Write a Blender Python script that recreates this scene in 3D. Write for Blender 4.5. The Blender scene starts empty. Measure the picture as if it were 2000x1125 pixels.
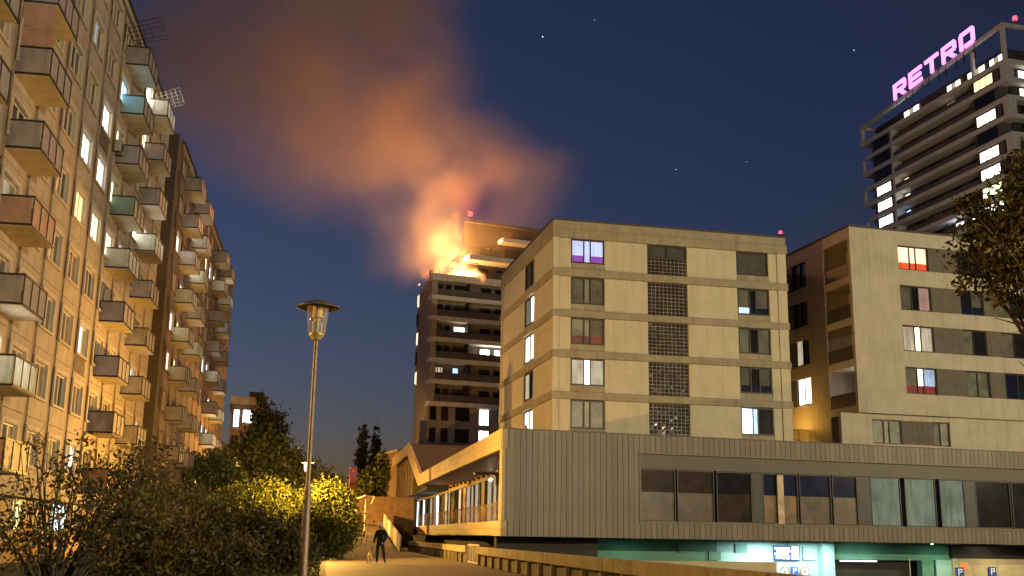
import bpy, bmesh, math, random
import numpy as np
from mathutils import Matrix, Vector
R = math.radians
random.seed(7)
sc = bpy.context.scene
col = sc.collection

# ---------------------------------------------------------------- camera, sky, exposure
CAM_H = 1.3
cam = bpy.data.objects.new('camera', bpy.data.cameras.new('camera'))
col.objects.link(cam)
cam.data.sensor_width = 36
cam.data.lens = 36 * 2100 / 2000
cam.data.clip_end = 6000
cam.matrix_world = Matrix.Translation((0, 0, CAM_H)) @ Matrix.Rotation(R(90 + 13.0), 4, 'X') @ Matrix.Rotation(.0165, 4, 'Z')
sc.camera = cam

world = bpy.data.worlds.new('World')
sc.world = world
world.use_nodes = True
wn, wl = world.node_tree.nodes, world.node_tree.links
bg = wn['Background']
sky = wn.new('ShaderNodeTexSky')
sky.sky_type = 'NISHITA'
sky.sun_disc = False
sky.sun_elevation = R(-1.6)
sky.sun_rotation = R(-50)
sky.altitude = 150
sky.air_density = 1.0
sky.dust_density = .35
sky.ozone_density = 2.7
tint = wn.new('ShaderNodeMixRGB'); tint.blend_type = 'MULTIPLY'; tint.inputs[0].default_value = 1; tint.inputs[2].default_value = (1.1, .95, 1.0, 1)
wl.new(sky.outputs[0], tint.inputs[1]); wl.new(tint.outputs[0], bg.inputs[0])
bg.inputs[1].default_value = 0.15

sc.view_settings.view_transform = 'Standard'
sc.view_settings.look = 'None'
sc.view_settings.gamma = 1
sc.view_settings.exposure = 1.0
sc.view_settings.use_curve_mapping = False
cy = sc.cycles
cy.use_denoising = True
cy.max_bounces = 6
cy.diffuse_bounces = 2
cy.glossy_bounces = 2
cy.transmission_bounces = 4
cy.transparent_max_bounces = 12
cy.volume_bounces = 4
cy.sample_clamp_indirect = 4
cy.sample_clamp_direct = 40
cy.caustics_reflective = False
cy.caustics_refractive = False
cy.volume_step_rate = 2
cy.volume_max_steps = 256
SODIUM = (1.0, .52, .09)
STREET = (1.0, .83, .50)  # colour of the added fill masts

# ---------------------------------------------------------------- helpers
def tag(o, label=None, cat=None, group=None, kind=None):
    if label: o['label'] = label
    if cat: o['category'] = cat
    if group: o['group'] = group
    if kind: o['kind'] = kind
    return o

WM = {}
class Fr:
    """facade frame: x along the facade, y into the building, z up"""
    def __init__(s, x, y, deg, z=0):
        s.M = Matrix.Translation((x, y, z)) @ Matrix.Rotation(R(deg), 4, 'Z')
    def at(s, u, v, z, rz=0):
        f = Fr(0, 0, 0); f.M = s.M @ Matrix.Translation((u, v, z)) @ Matrix.Rotation(R(rz), 4, 'Z'); return f

def root(name, fr, label, cat, group=None, kind=None):
    o = bpy.data.objects.new(name, None)
    o.empty_display_size = .3
    col.objects.link(o)
    o.matrix_world = fr.M
    WM[o.name] = fr.M.copy()
    return tag(o, label, cat, group, kind)

def link(name, mesh, parent=None, fr=None):
    o = bpy.data.objects.new(name, mesh)
    col.objects.link(o)
    M = fr.M if fr else (WM[parent.name] if parent else Matrix.Identity(4))
    WM[o.name] = M.copy()
    if parent:
        o.parent = parent
        o.matrix_local = WM[parent.name].inverted() @ M
    else:
        o.matrix_world = M
    return o

class MB:
    def __init__(s): s.v, s.f = [], []
    def add(s, vs, fs):
        n = len(s.v); s.v += [tuple(p) for p in vs]; s.f += [tuple(i + n for i in f) for f in fs]; return s
    def box(s, x0, x1, y0, y1, z0, z1):
        return s.add([(x0, y0, z0), (x1, y0, z0), (x1, y1, z0), (x0, y1, z0), (x0, y0, z1), (x1, y0, z1), (x1, y1, z1), (x0, y1, z1)],
                     [(0, 3, 2, 1), (4, 5, 6, 7), (0, 1, 5, 4), (1, 2, 6, 5), (2, 3, 7, 6), (3, 0, 4, 7)])
    def prism(s, poly, axis, a, b):
        """extrude a 2-D polygon; axis 'z': (x,y), 'y': (x,z), 'x': (y,z)"""
        n = len(poly)
        P = (lambda p, t: (p[0], p[1], t)) if axis == 'z' else (lambda p, t: (p[0], t, p[1])) if axis == 'y' else (lambda p, t: (t, p[0], p[1]))
        vs = [P(p, a) for p in poly] + [P(p, b) for p in poly]
        return s.add(vs, [tuple(range(n))[::-1], tuple(range(n, 2 * n))] + [(i, (i + 1) % n, n + (i + 1) % n, n + i) for i in range(n)])
    def tube(s, p, q, r0, r1=None, n=8, caps=True):
        r1 = r0 if r1 is None else r1
        p, q = Vector(p), Vector(q); d = (q - p).normalized()
        a = d.orthogonal().normalized(); b = d.cross(a)
        vs = []
        for c, r in ((p, r0), (q, r1)):
            for i in range(n):
                t = 2 * math.pi * i / n
                vs.append(c + a * (r * math.cos(t)) + b * (r * math.sin(t)))
        fs = [(i, (i + 1) % n, n + (i + 1) % n, n + i) for i in range(n)]
        if caps: fs += [tuple(range(n))[::-1], tuple(range(n, 2 * n))]
        return s.add(vs, fs)
    def lathe(s, prof, c=(0, 0, 0), n=20):
        vs = []
        for r, z in prof:
            for i in range(n):
                t = 2 * math.pi * i / n
                vs.append((c[0] + r * math.cos(t), c[1] + r * math.sin(t), c[2] + z))
        fs = []
        for k in range(len(prof) - 1):
            for i in range(n):
                fs.append((k * n + i, k * n + (i + 1) % n, (k + 1) * n + (i + 1) % n, (k + 1) * n + i))
        return s.add(vs, fs)
    def mesh(s, name, mat, smooth=False):
        m = bpy.data.meshes.new(name)
        m.from_pydata(s.v, [], s.f)
        if mat is not None: m.materials.append(M_(mat))
        if smooth:
            for p in m.polygons: p.use_smooth = True
        m.update()
        return m
    def build(s, name, mat, parent=None, fr=None, smooth=False, bevel=0):
        o = link(name, s.mesh(name, mat, smooth), parent, fr)
        if bevel:
            b = o.modifiers.new('bevel', 'BEVEL'); b.width = bevel; b.segments = 1; b.limit_method = 'ANGLE'
        return o

MESH = {}
def shared(key, make):
    if key not in MESH: MESH[key] = make()
    return MESH[key]

# ---------------------------------------------------------------- materials
MATS = {}
def M_(k): return MATS[k] if isinstance(k, str) else k
def nodes(m):
    m.use_nodes = True
    nt = m.node_tree
    return nt, nt.nodes, nt.links

def surf(name, c, rough=.8, var=.25, scale=1.5, streak=0, bump=.15, metal=0, spec=.4, fine=14, transl=0, c2=None):
    m = bpy.data.materials.new(name); nt, N, L = nodes(m)
    b = N['Principled BSDF']
    tc = N.new('ShaderNodeTexCoord')
    n1 = N.new('ShaderNodeTexNoise'); n1.inputs['Scale'].default_value = scale; n1.inputs['Detail'].default_value = 6; n1.inputs['Roughness'].default_value = .65
    L.new(tc.outputs['Object'], n1.inputs['Vector'])
    n2 = N.new('ShaderNodeTexNoise'); n2.inputs['Scale'].default_value = fine; n2.inputs['Detail'].default_value = 3
    L.new(tc.outputs['Object'], n2.inputs['Vector'])
    r = N.new('ShaderNodeValToRGB')
    lo = tuple(max(0, x * (1 - var)) for x in c); hi = tuple(min(1, x * (1 + var * .7)) for x in c)
    if c2: lo = c2
    r.color_ramp.elements[0].position = .32; r.color_ramp.elements[1].position = .68
    r.color_ramp.elements[0].color = (*lo, 1); r.color_ramp.elements[1].color = (*hi, 1)
    L.new(n1.outputs['Fac'], r.inputs[0])
    out = r.outputs[0]
    if streak:
        mp = N.new('ShaderNodeMapping'); mp.inputs['Scale'].default_value = (3.2, 3.2, .22)
        L.new(tc.outputs['Object'], mp.inputs[0])
        n3 = N.new('ShaderNodeTexNoise'); n3.inputs['Scale'].default_value = 1.1; n3.inputs['Detail'].default_value = 5
        L.new(mp.outputs[0], n3.inputs['Vector'])
        mr = N.new('ShaderNodeMapRange'); mr.inputs[1].default_value = .5; mr.inputs[2].default_value = .78; mr.inputs[3].default_value = 0; mr.inputs[4].default_value = streak
        L.new(n3.outputs['Fac'], mr.inputs[0])
        mx = N.new('ShaderNodeMixRGB'); mx.blend_type = 'MULTIPLY'; mx.inputs[2].default_value = (.35, .3, .26, 1)
        L.new(mr.outputs[0], mx.inputs[0]); L.new(out, mx.inputs[1]); out = mx.outputs[0]
    L.new(out, b.inputs['Base Color'])
    b.inputs['Roughness'].default_value = rough
    b.inputs['Metallic'].default_value = metal
    b.inputs['Specular IOR Level'].default_value = spec
    if bump:
        bp = N.new('ShaderNodeBump'); bp.inputs['Strength'].default_value = bump; bp.inputs['Distance'].default_value = .02
        L.new(n2.outputs['Fac'], bp.inputs['Height']); L.new(bp.outputs[0], b.inputs['Normal'])
    if transl:
        t = N.new('ShaderNodeBsdfTranslucent'); L.new(out, t.inputs[0])
        mx = N.new('ShaderNodeMixShader'); mx.inputs[0].default_value = transl
        L.new(b.outputs[0], mx.inputs[1]); L.new(t.outputs[0], mx.inputs[2]); L.new(mx.outputs[0], N['Material Output'].inputs[0])
    MATS[name] = m
    return m

def lit(name, c, s, fold=.35, scale=3.0, c2=None):
    """a lit window: lamp light behind folded curtains"""
    m = bpy.data.materials.new(name); nt, N, L = nodes(m)
    N.remove(N['Principled BSDF'])
    tc = N.new('ShaderNodeTexCoord')
    mp = N.new('ShaderNodeMapping'); mp.inputs['Scale'].default_value = (scale, scale, .25)
    L.new(tc.outputs['Object'], mp.inputs[0])
    nz = N.new('ShaderNodeTexNoise'); nz.inputs['Scale'].default_value = 2; nz.inputs['Detail'].default_value = 3
    L.new(mp.outputs[0], nz.inputs['Vector'])
    nb = N.new('ShaderNodeTexNoise'); nb.inputs['Scale'].default_value = .9; nb.inputs['Detail'].default_value = 2
    L.new(tc.outputs['Object'], nb.inputs['Vector'])
    ad = N.new('ShaderNodeMath'); ad.operation = 'ADD'; L.new(nz.outputs['Fac'], ad.inputs[0]); L.new(nb.outputs['Fac'], ad.inputs[1])
    r = N.new('ShaderNodeMapRange'); r.inputs[1].default_value = .7; r.inputs[2].default_value = 1.3
    r.inputs[3].default_value = 1 - fold; r.inputs[4].default_value = 1 + fold
    L.new(ad.outputs[0], r.inputs[0])
    mu = N.new('ShaderNodeMath'); mu.operation = 'MULTIPLY'; mu.inputs[1].default_value = s; L.new(r.outputs[0], mu.inputs[0])
    e = N.new('ShaderNodeEmission'); e.inputs[0].default_value = (*c, 1); L.new(mu.outputs[0], e.inputs[1])
    L.new(e.outputs[0], N['Material Output'].inputs[0])
    MATS[name] = m
    return m

def emit(name, c, s):
    m = bpy.data.materials.new(name); nt, N, L = nodes(m)
    N.remove(N['Principled BSDF'])
    e = N.new('ShaderNodeEmission'); e.inputs[0].default_value = (*c, 1); e.inputs[1].default_value = s
    L.new(e.outputs[0], N['Material Output'].inputs[0])
    MATS[name] = m
    return m

def pane(name, c, rough=.16, spec=.3):
    return surf(name, c, rough=rough, var=.45, scale=1.1, bump=0, spec=spec)

# walls
surf('panel_warm', (.33, .265, .215), var=.2, scale=.9, streak=.55)
surf('panel_trim', (.42, .345, .28), var=.15, scale=1.2, streak=.3)
surf('pilaster', (.22, .16, .11), var=.25, streak=.4)
surf('panel_red', (.25, .165, .13), var=.22, scale=.8, streak=.5)
surf('pilaster_red', (.17, .11, .085), var=.2, streak=.4)
surf('strip_dark', (.07, .05, .04), var=.2)
surf('spandrel', (.12, .09, .065), var=.3)
surf('plinth', (.36, .25, .12), var=.3, streak=.5)
surf('roof_felt', (.035, .035, .035), var=.3)
surf('slab', (.42, .36, .28), var=.2, streak=.2)
surf('balcony_screen', (.35, .31, .32), rough=.5, var=.25, scale=1.0, transl=.35, streak=.4)
surf('balcony_pink', (.42, .27, .22), rough=.5, var=.25, transl=.3, streak=.3)
surf('balcony_pale', (.62, .62, .57), rough=.5, var=.2, transl=.6, streak=.3)
surf('balcony_teal', (.26, .34, .32), rough=.5, var=.2, transl=.5, streak=.3)
surf('balcony_cyan', (.45, .62, .68), rough=.5, var=.15, transl=.55)
surf('iron', (.03, .028, .028), rough=.5, var=.2, bump=.05, metal=.3)
surf('white_metal', (.55, .52, .46), rough=.45, var=.15, bump=.05)
surf('cream_panel', (.56, .50, .37), var=.1, scale=.7, streak=.28, bump=.1)
surf('band', (.33, .285, .205), var=.18, scale=.8, streak=.4)
surf('parapet_cap', (.08, .07, .06), var=.2)
surf('dark_core', (.035, .032, .03), var=.2)
surf('frame_dark', (.025, .022, .022), rough=.45, var=.2, bump=0)
surf('frame_light', (.5, .47, .4), rough=.5, var=.1, bump=0)
surf('e_wall', (.46, .41, .325), var=.13, scale=.6, streak=.35)
surf('e_panel', (.13, .115, .09), var=.18, streak=.3)
surf('e_parapet', (.085, .07, .055), var=.2, rough=.5)
surf('g_wall', (.42, .37, .33), var=.2, streak=.3)
surf('g_slab', (.78, .76, .72), var=.15, streak=.3)
surf('g_dark', (.055, .05, .048), var=.35, scale=.6)
surf('g_glass', (.15, .14, .135), rough=.15, var=.3, bump=0)
surf('g_screen', (.30, .27, .26), rough=.6, var=.3, scale=.5)
surf('f_slab', (.62, .63, .66), var=.15)
surf('f_wall', (.06, .055, .06), var=.3)
surf('f_mid', (.11, .11, .12), var=.25)
surf('clad', (.105, .086, .058), rough=.5, var=.2, scale=.5, streak=.35, bump=.12, metal=.15, spec=.5)
surf('clad2', (.092, .075, .05), rough=.5, var=.2, scale=.5, streak=.35, bump=.12, metal=.15, spec=.5)
surf('clad3', (.12, .099, .067), rough=.5, var=.2, scale=.5, streak=.35, bump=.12, metal=.15, spec=.5)
surf('clad_plain', (.075, .062, .043), rough=.5, var=.15, scale=.5, streak=.2)
surf('timber', (.46, .33, .2), rough=.6, var=.22, scale=1.2)
surf('timber2', (.40, .28, .165), rough=.6, var=.22, scale=1.2)
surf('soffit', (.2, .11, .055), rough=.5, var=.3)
surf('stucco', (.48, .37, .22), var=.15, streak=.2)
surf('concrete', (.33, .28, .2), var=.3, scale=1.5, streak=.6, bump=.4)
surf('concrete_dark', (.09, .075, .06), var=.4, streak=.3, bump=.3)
surf('asphalt', (.07, .065, .06), var=.25, scale=.8, bump=.2, fine=30)
surf('paving', (.125, .1, .062), var=.3, scale=.6, bump=.25, fine=18, rough=.7)
surf('soil', (.05, .055, .03), var=.4, scale=.6, bump=.4)
surf('teal_paint', (.30, .50, .46), var=.1, rough=.6)
surf('green_paint', (.10, .26, .19), var=.15, rough=.6)
surf('ledge_cream', (.45, .38, .24), var=.15)
surf('hoarding', (.2, .12, .07), var=.3, streak=.4)
surf('sign_red', (.30, .03, .045), rough=.4, var=.12)
surf('sign_yellow', (.7, .5, .12), rough=.4, var=.1)
surf('sign_white', (.75, .72, .68), rough=.4, var=.05, bump=0)
surf('sign_grey', (.3, .36, .38), rough=.5, var=.1, bump=0)
surf('sign_blue', (.02, .06, .3), rough=.4, var=.05, bump=0)
surf('pole', (.16, .125, .095), rough=.5, var=.25, scale=4, metal=.3)
surf('hat', (.17, .14, .1), rough=.45, var=.3, scale=5, metal=.3)
surf('brass', (.5, .38, .16), rough=.35, var=.2, metal=.4)
surf('bark', (.05, .04, .03), var=.4, scale=6, bump=.6)
surf('jacket', (.012, .012, .014), rough=.8, var=.3)
surf('trousers', (.012, .012, .016), rough=.85, var=.3)
surf('cap', (.75, .72, .66), rough=.8, var=.05)
surf('skin', (.45, .28, .2), rough=.6, var=.1)
surf('shoe', (.4, .36, .3), rough=.6, var=.2)
surf('dog_fur', (.6, .42, .2), rough=.9, var=.25, scale=8)
surf('leash', (.05, .04, .04))
surf('ac', (.3, .27, .23), rough=.5, var=.2)
# window panes
pane('glass_dark', (.012, .013, .017))
pane('glass_brown', (.04, .03, .025))
pane('glass_navy', (.012, .016, .05))
pane('blind_grey', (.12, .115, .095), .3)
pane('blind_light', (.26, .25, .2), .35)
pane('blind_green', (.14, .15, .12), .3)
pane('blind_brown', (.11, .085, .065), .3)
pane('shutter', (.06, .055, .05), .5, .3)
pane('film_red', (.16, .03, .018), .3)
pane('film_crimson', (.25, .02, .03), .3)
pane('curtain_warm', (.5, .4, .26), .5, .3)
pane('curtain_brown', (.2, .13, .07), .3)
lit('lit_warm', (1, .80, .48), 1.6)
lit('lit_cream', (1, .90, .66), 1.84)
lit('lit_white', (1, .97, .86), 2.4)
lit('lit_bright', (1, .95, .8), 7, .2)
lit('lit_cool', (.78, .93, 1), 1.92)
lit('lit_cold', (.86, .93, 1), 2.56)
lit('lit_yellow', (1, .78, .30), 1.28)
lit('lit_amber', (1, .58, .16), 0.72)
lit('lit_green', (.86, 1, .55), 1.76)
lit('lit_cyan', (.35, .8, 1), 2.4)
lit('lit_lavender', (.62, .68, 1), .55, .15)
lit('lit_purple', (.45, .12, .62), .35, .15)
lit('lit_peach', (1, .72, .46), .8, .2)
lit('lit_red', (.9, .10, .03), .55, .2)
lit('lit_pink', (.9, .5, .4), .22, .2)
lit('lit_dimcream', (1, .82, .55), .25, .35)
lit('lit_dimcool', (.6, .75, 1), 0.32, .4)
lit('lit_hall', (1, .68, .34), .5, .3)
lit('lit_blue', (.45, .65, 1), .8)
lit('lit_dimgreen', (.75, .85, .6), .11, .3)
emit('lamp_glow', (1, .62, .2), 22)
emit('lamp_far', (1, .65, .25), 14)
emit('fill_mast_glow', (1, .8, .5), 8)
emit('red_beacon', (1, .04, .06), 3)
emit('sign_pink', (1, .28, .9), 1.1)
emit('sign_screen', (.93, .96, 1), 2.2)
emit('strip_light', (.8, 1, .9), 3)
emit('star', (.75, .85, 1), 1.6)
emit('ceiling_lamp', (1, .95, .8), 12)
emit('ember', (1, .4, .08), 1.3)
emit('sign_orange', (1, .3, .08), .5)

def glass(name, c, alpha, rough=.05):
    m = bpy.data.materials.new(name); nt, N, L = nodes(m)
    b = N['Principled BSDF']; b.inputs['Base Color'].default_value = (*c, 1); b.inputs['Roughness'].default_value = rough
    t = N.new('ShaderNodeBsdfTransparent')
    mx = N.new('ShaderNodeMixShader'); mx.inputs[0].default_value = alpha
    L.new(t.outputs[0], mx.inputs[1]); L.new(b.outputs[0], mx.inputs[2]); L.new(mx.outputs[0], N['Material Output'].inputs[0])
    MATS[name] = m
glass('clear_glass', (.5, .45, .35), .22)
glass('balustrade', (.2, .17, .12), .35)
glass('glass_block', (.16, .15, .12), .8, .18)

def frosted(name, c, e, a):
    m = bpy.data.materials.new(name); nt, N, L = nodes(m)
    N.remove(N['Principled BSDF'])
    t = N.new('ShaderNodeBsdfTransparent'); em = N.new('ShaderNodeEmission'); em.inputs[0].default_value = (*c, 1); em.inputs[1].default_value = e
    mx = N.new('ShaderNodeMixShader'); mx.inputs[0].default_value = a
    L.new(t.outputs[0], mx.inputs[1]); L.new(em.outputs[0], mx.inputs[2]); L.new(mx.outputs[0], N['Material Output'].inputs[0])
    MATS[name] = m
frosted('lantern_lit', (1, .68, .25), 9, .35)

def leafmat(name, c, c2, trans=.35):
    m = bpy.data.materials.new(name); nt, N, L = nodes(m)
    b = N['Principled BSDF']; b.inputs['Roughness'].default_value = .55; b.inputs['Specular IOR Level'].default_value = .3
    tc = N.new('ShaderNodeTexCoord'); nz = N.new('ShaderNodeTexNoise'); nz.inputs['Scale'].default_value = 2.2; nz.inputs['Detail'].default_value = 6
    L.new(tc.outputs['Object'], nz.inputs['Vector'])
    r = N.new('ShaderNodeValToRGB'); r.color_ramp.elements[0].position = .35; r.color_ramp.elements[1].position = .65
    r.color_ramp.elements[0].color = (*c, 1); r.color_ramp.elements[1].color = (*c2, 1)
    L.new(nz.outputs['Fac'], r.inputs[0]); L.new(r.outputs[0], b.inputs['Base Color'])
    t = N.new('ShaderNodeBsdfTranslucent'); L.new(r.outputs[0], t.inputs[0])
    mx = N.new('ShaderNodeMixShader'); mx.inputs[0].default_value = trans
    L.new(b.outputs[0], mx.inputs[1]); L.new(t.outputs[0], mx.inputs[2]); L.new(mx.outputs[0], N['Material Output'].inputs[0])
    MATS[name] = m
leafmat('leaf_yellow', (.045, .062, .012), (.10, .108, .02))
leafmat('leaf_dark', (.035, .035, .014), (.075, .065, .026))
leafmat('leaf_mid', (.055, .07, .026), (.11, .12, .04))
leafmat('leaf_olive', (.05, .048, .016), (.105, .085, .025))
leafmat('grass', (.04, .06, .012), (.08, .10, .02))

# ---------------------------------------------------------------- generic building parts
def window(rt, fr, u0, u1, z0, z1, panes, low=0, vr=.12, bar=.07, frame='frame_dark', name='window', transom=None):
    """frame as the part, each pane a sub-part; panes: (share, material, material of the lower pane)"""
    m = MB()
    w = u1 - u0
    m.box(u0, u1, vr - .05, vr + .04, z1 - bar, z1).box(u0, u1, vr - .05, vr + .04, z0, z0 + bar)
    m.box(u0, u0 + bar, vr - .05, vr + .04, z0 + bar, z1 - bar).box(u1 - bar, u1, vr - .05, vr + .04, z0 + bar, z1 - bar)
    tot = sum(p[0] for p in panes); x = u0 + bar; W = w - 2 * bar
    spans = []
    for i, p in enumerate(panes):
        x1 = x + W * p[0] / tot
        if i < len(panes) - 1: m.box(x1 - bar / 2, x1 + bar / 2, vr - .048, vr + .038, z0 + bar, z1 - bar)
        spans.append((x, x1, p)); x = x1
    if transom: m.box(u0 + bar, u1 - bar, vr - .03, vr + .03, transom - .03, transom + .03)
    o = m.build(name, frame, rt, fr)
    for a, b, p in spans:
        zl = z0 + (z1 - z0) * low if low and len(p) > 2 and p[2] else z0 + bar * .5
        MB().box(a, b, vr + .045, vr + .07, zl, z1 - bar * .5).build('pane', p[1], o, fr)
        if zl > z0 + bar: MB().box(a, b, vr + .045, vr + .07, z0 + bar * .5, zl - .004).build('lower_pane', p[2], o, fr)
    return o

# ================================================================= SETTING
BX, BY, BA = -1.3, 51.0, 99.5                      # line of the concrete barrier beside the path
bd = Vector((math.cos(R(BA)), math.sin(R(BA))))
def bline(t): return (BX + bd.x * t, BY + bd.y * t)
p0, p1 = bline(-110), bline(95)
g = MB()
g.add([(-1600, p0[1], -.03), (p0[0], p0[1], -.03), (p1[0], p1[1], -.03), (-1600, p1[1], -.03)], [(0, 1, 2, 3)])
g.add([(-1600, p1[1], -.03), (p1[0], p1[1], -.03), (1600, p1[1] + 25, -.03), (1600, 3500, -.03), (-1600, 3500, -.03)], [(0, 1, 2, 3, 4)])
tag(g.build('ground', 'soil'), kind='structure')
tag(MB().add([(-40, -300, -3), (900, -300, -3), (900, 300, -3), (-40, 300, -3)], [(0, 1, 2, 3)]).build('road', 'asphalt'), kind='structure')
fp = Fr(BX, BY, BA)                                # x along the path, y to the left of it
tag(MB().box(-110, 34, .25, 7.0, -.03, 0).build('path', 'paving', None, fp), kind='structure')
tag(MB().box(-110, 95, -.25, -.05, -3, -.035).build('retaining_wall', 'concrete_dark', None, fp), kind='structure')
tag(MB().box(-110, 34, 7.0, 7.16, -.03, .03).build('kerb', 'concrete_dark', None, fp), kind='structure')

# ================================================================= LEFT PANEL BLOCKS
FL, BAY = 2.8, 3.42
def seam(f): return 2.83 + FL * f

def panel_mesh(mat, trim, w=BAY, spand=False):
    """one storey-high concrete panel with a window opening and a raised surround"""
    def mk():
        a, b, z0, z1 = .62, 2.62, .88, 2.30           # opening
        e = .012
        m = MB()
        m.box(.52, w - .012, 0, .16, e, z0).box(.52, w - .012, 0, .16, z1, FL - e)
        m.box(.52, a, 0, .16, z0, z1).box(b, w - .012, 0, .16, z0, z1)
        return m.mesh('panel', mat)
    return shared(('panel', mat), mk)
def surround_mesh(mat):
    def mk():
        a, b, z0, z1, t = .62, 2.62, .88, 2.30, .16
        m = MB()
        m.box(a - t, b + t, -.07, 0, z1, z1 + t).box(a - t, a, -.07, 0, z0, z1).box(b, b + t, -.07, 0, z0, z1)
        m.box(a - t, b + t, -.10, 0, z0 - .10, z0)
        m.box(a, a + .03, -.07, .2, z0, z1).box(b - .03, b, -.07, .2, z0, z1).box(a + .03, b - .03, -.03, .2, z1 - .03, z1)
        return m.mesh('surround', mat)
    return shared(('surround', mat), mk)
def pil_mesh(mat):
    return shared(('pil', mat), lambda: MB().box(.012, .512, .05, .17, 0, FL).box(0, BAY, .06, .2, -.035, .035).mesh('pilaster', mat))
def winframe_mesh():
    def mk():
        a, b, z0, z1, t = .655, 2.585, .885, 2.265, .07
        m = MB()
        m.box(a, b, .06, .12, z1 - t, z1).box(a, b, .06, .12, z0, z0 + t).box(a, a + t, .06, .12, z0 + t, z1 - t).box(b - t, b, .06, .12, z0 + t, z1 - t)
        c = a + (b - a) * .58
        m.box(c - .05, c + .05, .06, .12, z0 + t, z1 - t)
        return m.mesh('window', 'frame_light')
    return shared('winframe', mk)
def winpane_mesh(i, mat):
    def mk():
        a, b, z0, z1 = .655, 2.585, .885, 2.265
        c = a + (b - a) * .58
        x0, x1 = (a + .03, c) if i == 0 else (c, b - .03)
        return MB().box(x0, x1, .105, .112, z0 + .03, z1 - .03).mesh('pane', mat)
    return shared(('winpane', i, mat), mk)
def spand_mesh():
    return shared('spand', lambda: MB().box(.60, 2.64, -.015, .1, .02, .86).mesh('spandrel', 'spandrel'))

def bay(rt, fr, u, f, wall, trim, pil, mats, dark_spandrel=False):
    b = fr.at(u, 0, seam(f))
    p = link('wall_panel', panel_mesh(wall, trim), rt, b)
    link('surround', surround_mesh(trim), p, b)
    link('pilaster', pil_mesh(pil), rt, b)
    w = link('window', winframe_mesh(), rt, b)
    for i in (0, 1): link('pane', winpane_mesh(i, mats[i]), w, b)
    if dark_spandrel: link('spandrel', spand_mesh(), p, b)

BD, BL, BH = 1.15, 3.0, 1.06
def balcony(rt, fr, u, f, mat='balcony_screen', end=None, slab='slab', dz=.3):
    b = fr.at(u, 0, seam(f) + dz)
    s = link('balcony', shared(('bslab', slab), lambda: MB().box(0, BL, -BD, .0, 0, .14).mesh('balcony', slab)), rt, b)
    n = 3; L = BL / n
    fm = shared(('bfront', mat), lambda: MB().box(.015, L - .015, -BD - .02, -BD + .01, .1, BH).mesh('front_panel', mat))
    for i in range(n): link('front_panel', fm, s, b.at(i * L, 0, 0))
    em = shared(('bend', end or mat), lambda: MB().box(-.02, .01, -BD + .03, -.02, .1, BH).mesh('end_panel', end or mat))
    link('end_panel', em, s, b); link('end_panel', em, s, b.at(BL + .01, 0, 0))
    def rails():
        m = MB()
        for (x0, x1, y0, y1) in ((-.05, BL + .05, -BD - .06, -BD - .02), (-.05, -.02, -BD - .02, 0), (BL + .02, BL + .05, -BD - .02, 0)):
            m.box(x0, x1, y0, y1, BH - .02, BH + .05).box(x0, x1, y0, y1, .02, .10)
        for i in range(n + 1): m.box(i * L - .02, i * L + .02, -BD - .05, -BD - .021, .1, BH - .02)
        return m.mesh('rail', 'iron')
    link('rail', shared('brails', rails), s, b)
    return s, b

LA = 11.76
an = R(99.5)
FA = Fr(-math.sin(an) * LA, math.cos(an) * LA, 99.5)
S = 1.12
blockA = root('apartment_block', FA, 'long beige panel block with boxy balconies and pale window surrounds', 'building')
uA0, uA1 = 36.75 * S - 5 * BAY, 36.75 * S + 9 * BAY          # wall ends
topA = seam(9) + .12
MB().box(uA0, uA1, .28, 12, 0, topA - .05).build('core', 'panel_warm', blockA, FA)
MB().box(uA0 - .1, uA1, -.12, 12.1, topA - .05, topA + .32).build('parapet', 'panel_warm', blockA, FA)
MB().box(uA0 - .2, uA1, -.25, 12.2, topA + .325, topA + .42).build('roof', 'roof_felt', blockA, FA)
MB().box(uA0, uA1, -.02, .27, 0, 2.45).build('plinth_wall', 'plinth', blockA, FA)
MB().box(uA0, uA1, -.5, .27, 2.46, 2.76).build('ledge', 'band', blockA, FA)
litA = {(2, 5): ('lit_cool', 'lit_cool'), (3, 5): ('lit_white', 'lit_cool'), (2, 4): ('lit_yellow', 'lit_yellow'), (3, 4): ('lit_cream', 'lit_cream'),
        (3, 2): ('lit_cool', 'blind_light'), (3, 6): ('lit_cool', 'lit_white'), (-1, 1): ('lit_bright', 'lit_bright'), (4, 4): ('lit_cream', 'lit_cream'),
        (3, 0): ('lit_dimcream', 'lit_cream'), (4, 7): ('lit_cyan', 'lit_cyan'), (4, 5): ('lit_green', 'lit_dimgreen'), (7, 8): ('lit_bright', 'lit_bright'), (6, 8): ('lit_bright', 'lit_bright'),
        (7, 6): ('lit_green', 'lit_cream'), (7, 5): ('lit_bright', 'lit_green'), (6, 5): ('lit_bright', 'lit_green'), (2, 7): ('lit_dimcool', 'blind_grey'), (-2, 6): ('lit_white', 'lit_white'),
        (-1, 3): ('lit_dimcream', 'blind_light'), (-2, 2): ('lit_amber', 'blind_light'), (8, 1): ('lit_cool', 'blind_grey'), (7, 2): ('lit_cool', 'lit_dimcool'), (5, 6): ('lit_dimgreen', 'blind_grey'), (8, 6): ('lit_dimcream', 'blind_grey'), (7, 3): ('lit_dimcream', 'blind_grey'), (5, 4): ('lit_bright', 'lit_cream'), (5, 7): ('lit_cyan', 'lit_cyan'), (7, 7): ('lit_cream', 'lit_yellow'), (4, 6): ('lit_green', 'lit_dimgreen'), (-1, 5): ('lit_dimcream', 'blind_brown'), (-4, 5): ('lit_white', 'lit_cream'), (-3, 7): ('lit_white', 'lit_white'), (6, 7): ('lit_yellow', 'lit_cream'), (-1, 0): ('lit_amber', 'lit_amber')}
dull = ['blind_brown', 'blind_grey', 'blind_brown', 'glass_brown', 'curtain_brown', 'glass_dark', 'blind_light']
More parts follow.
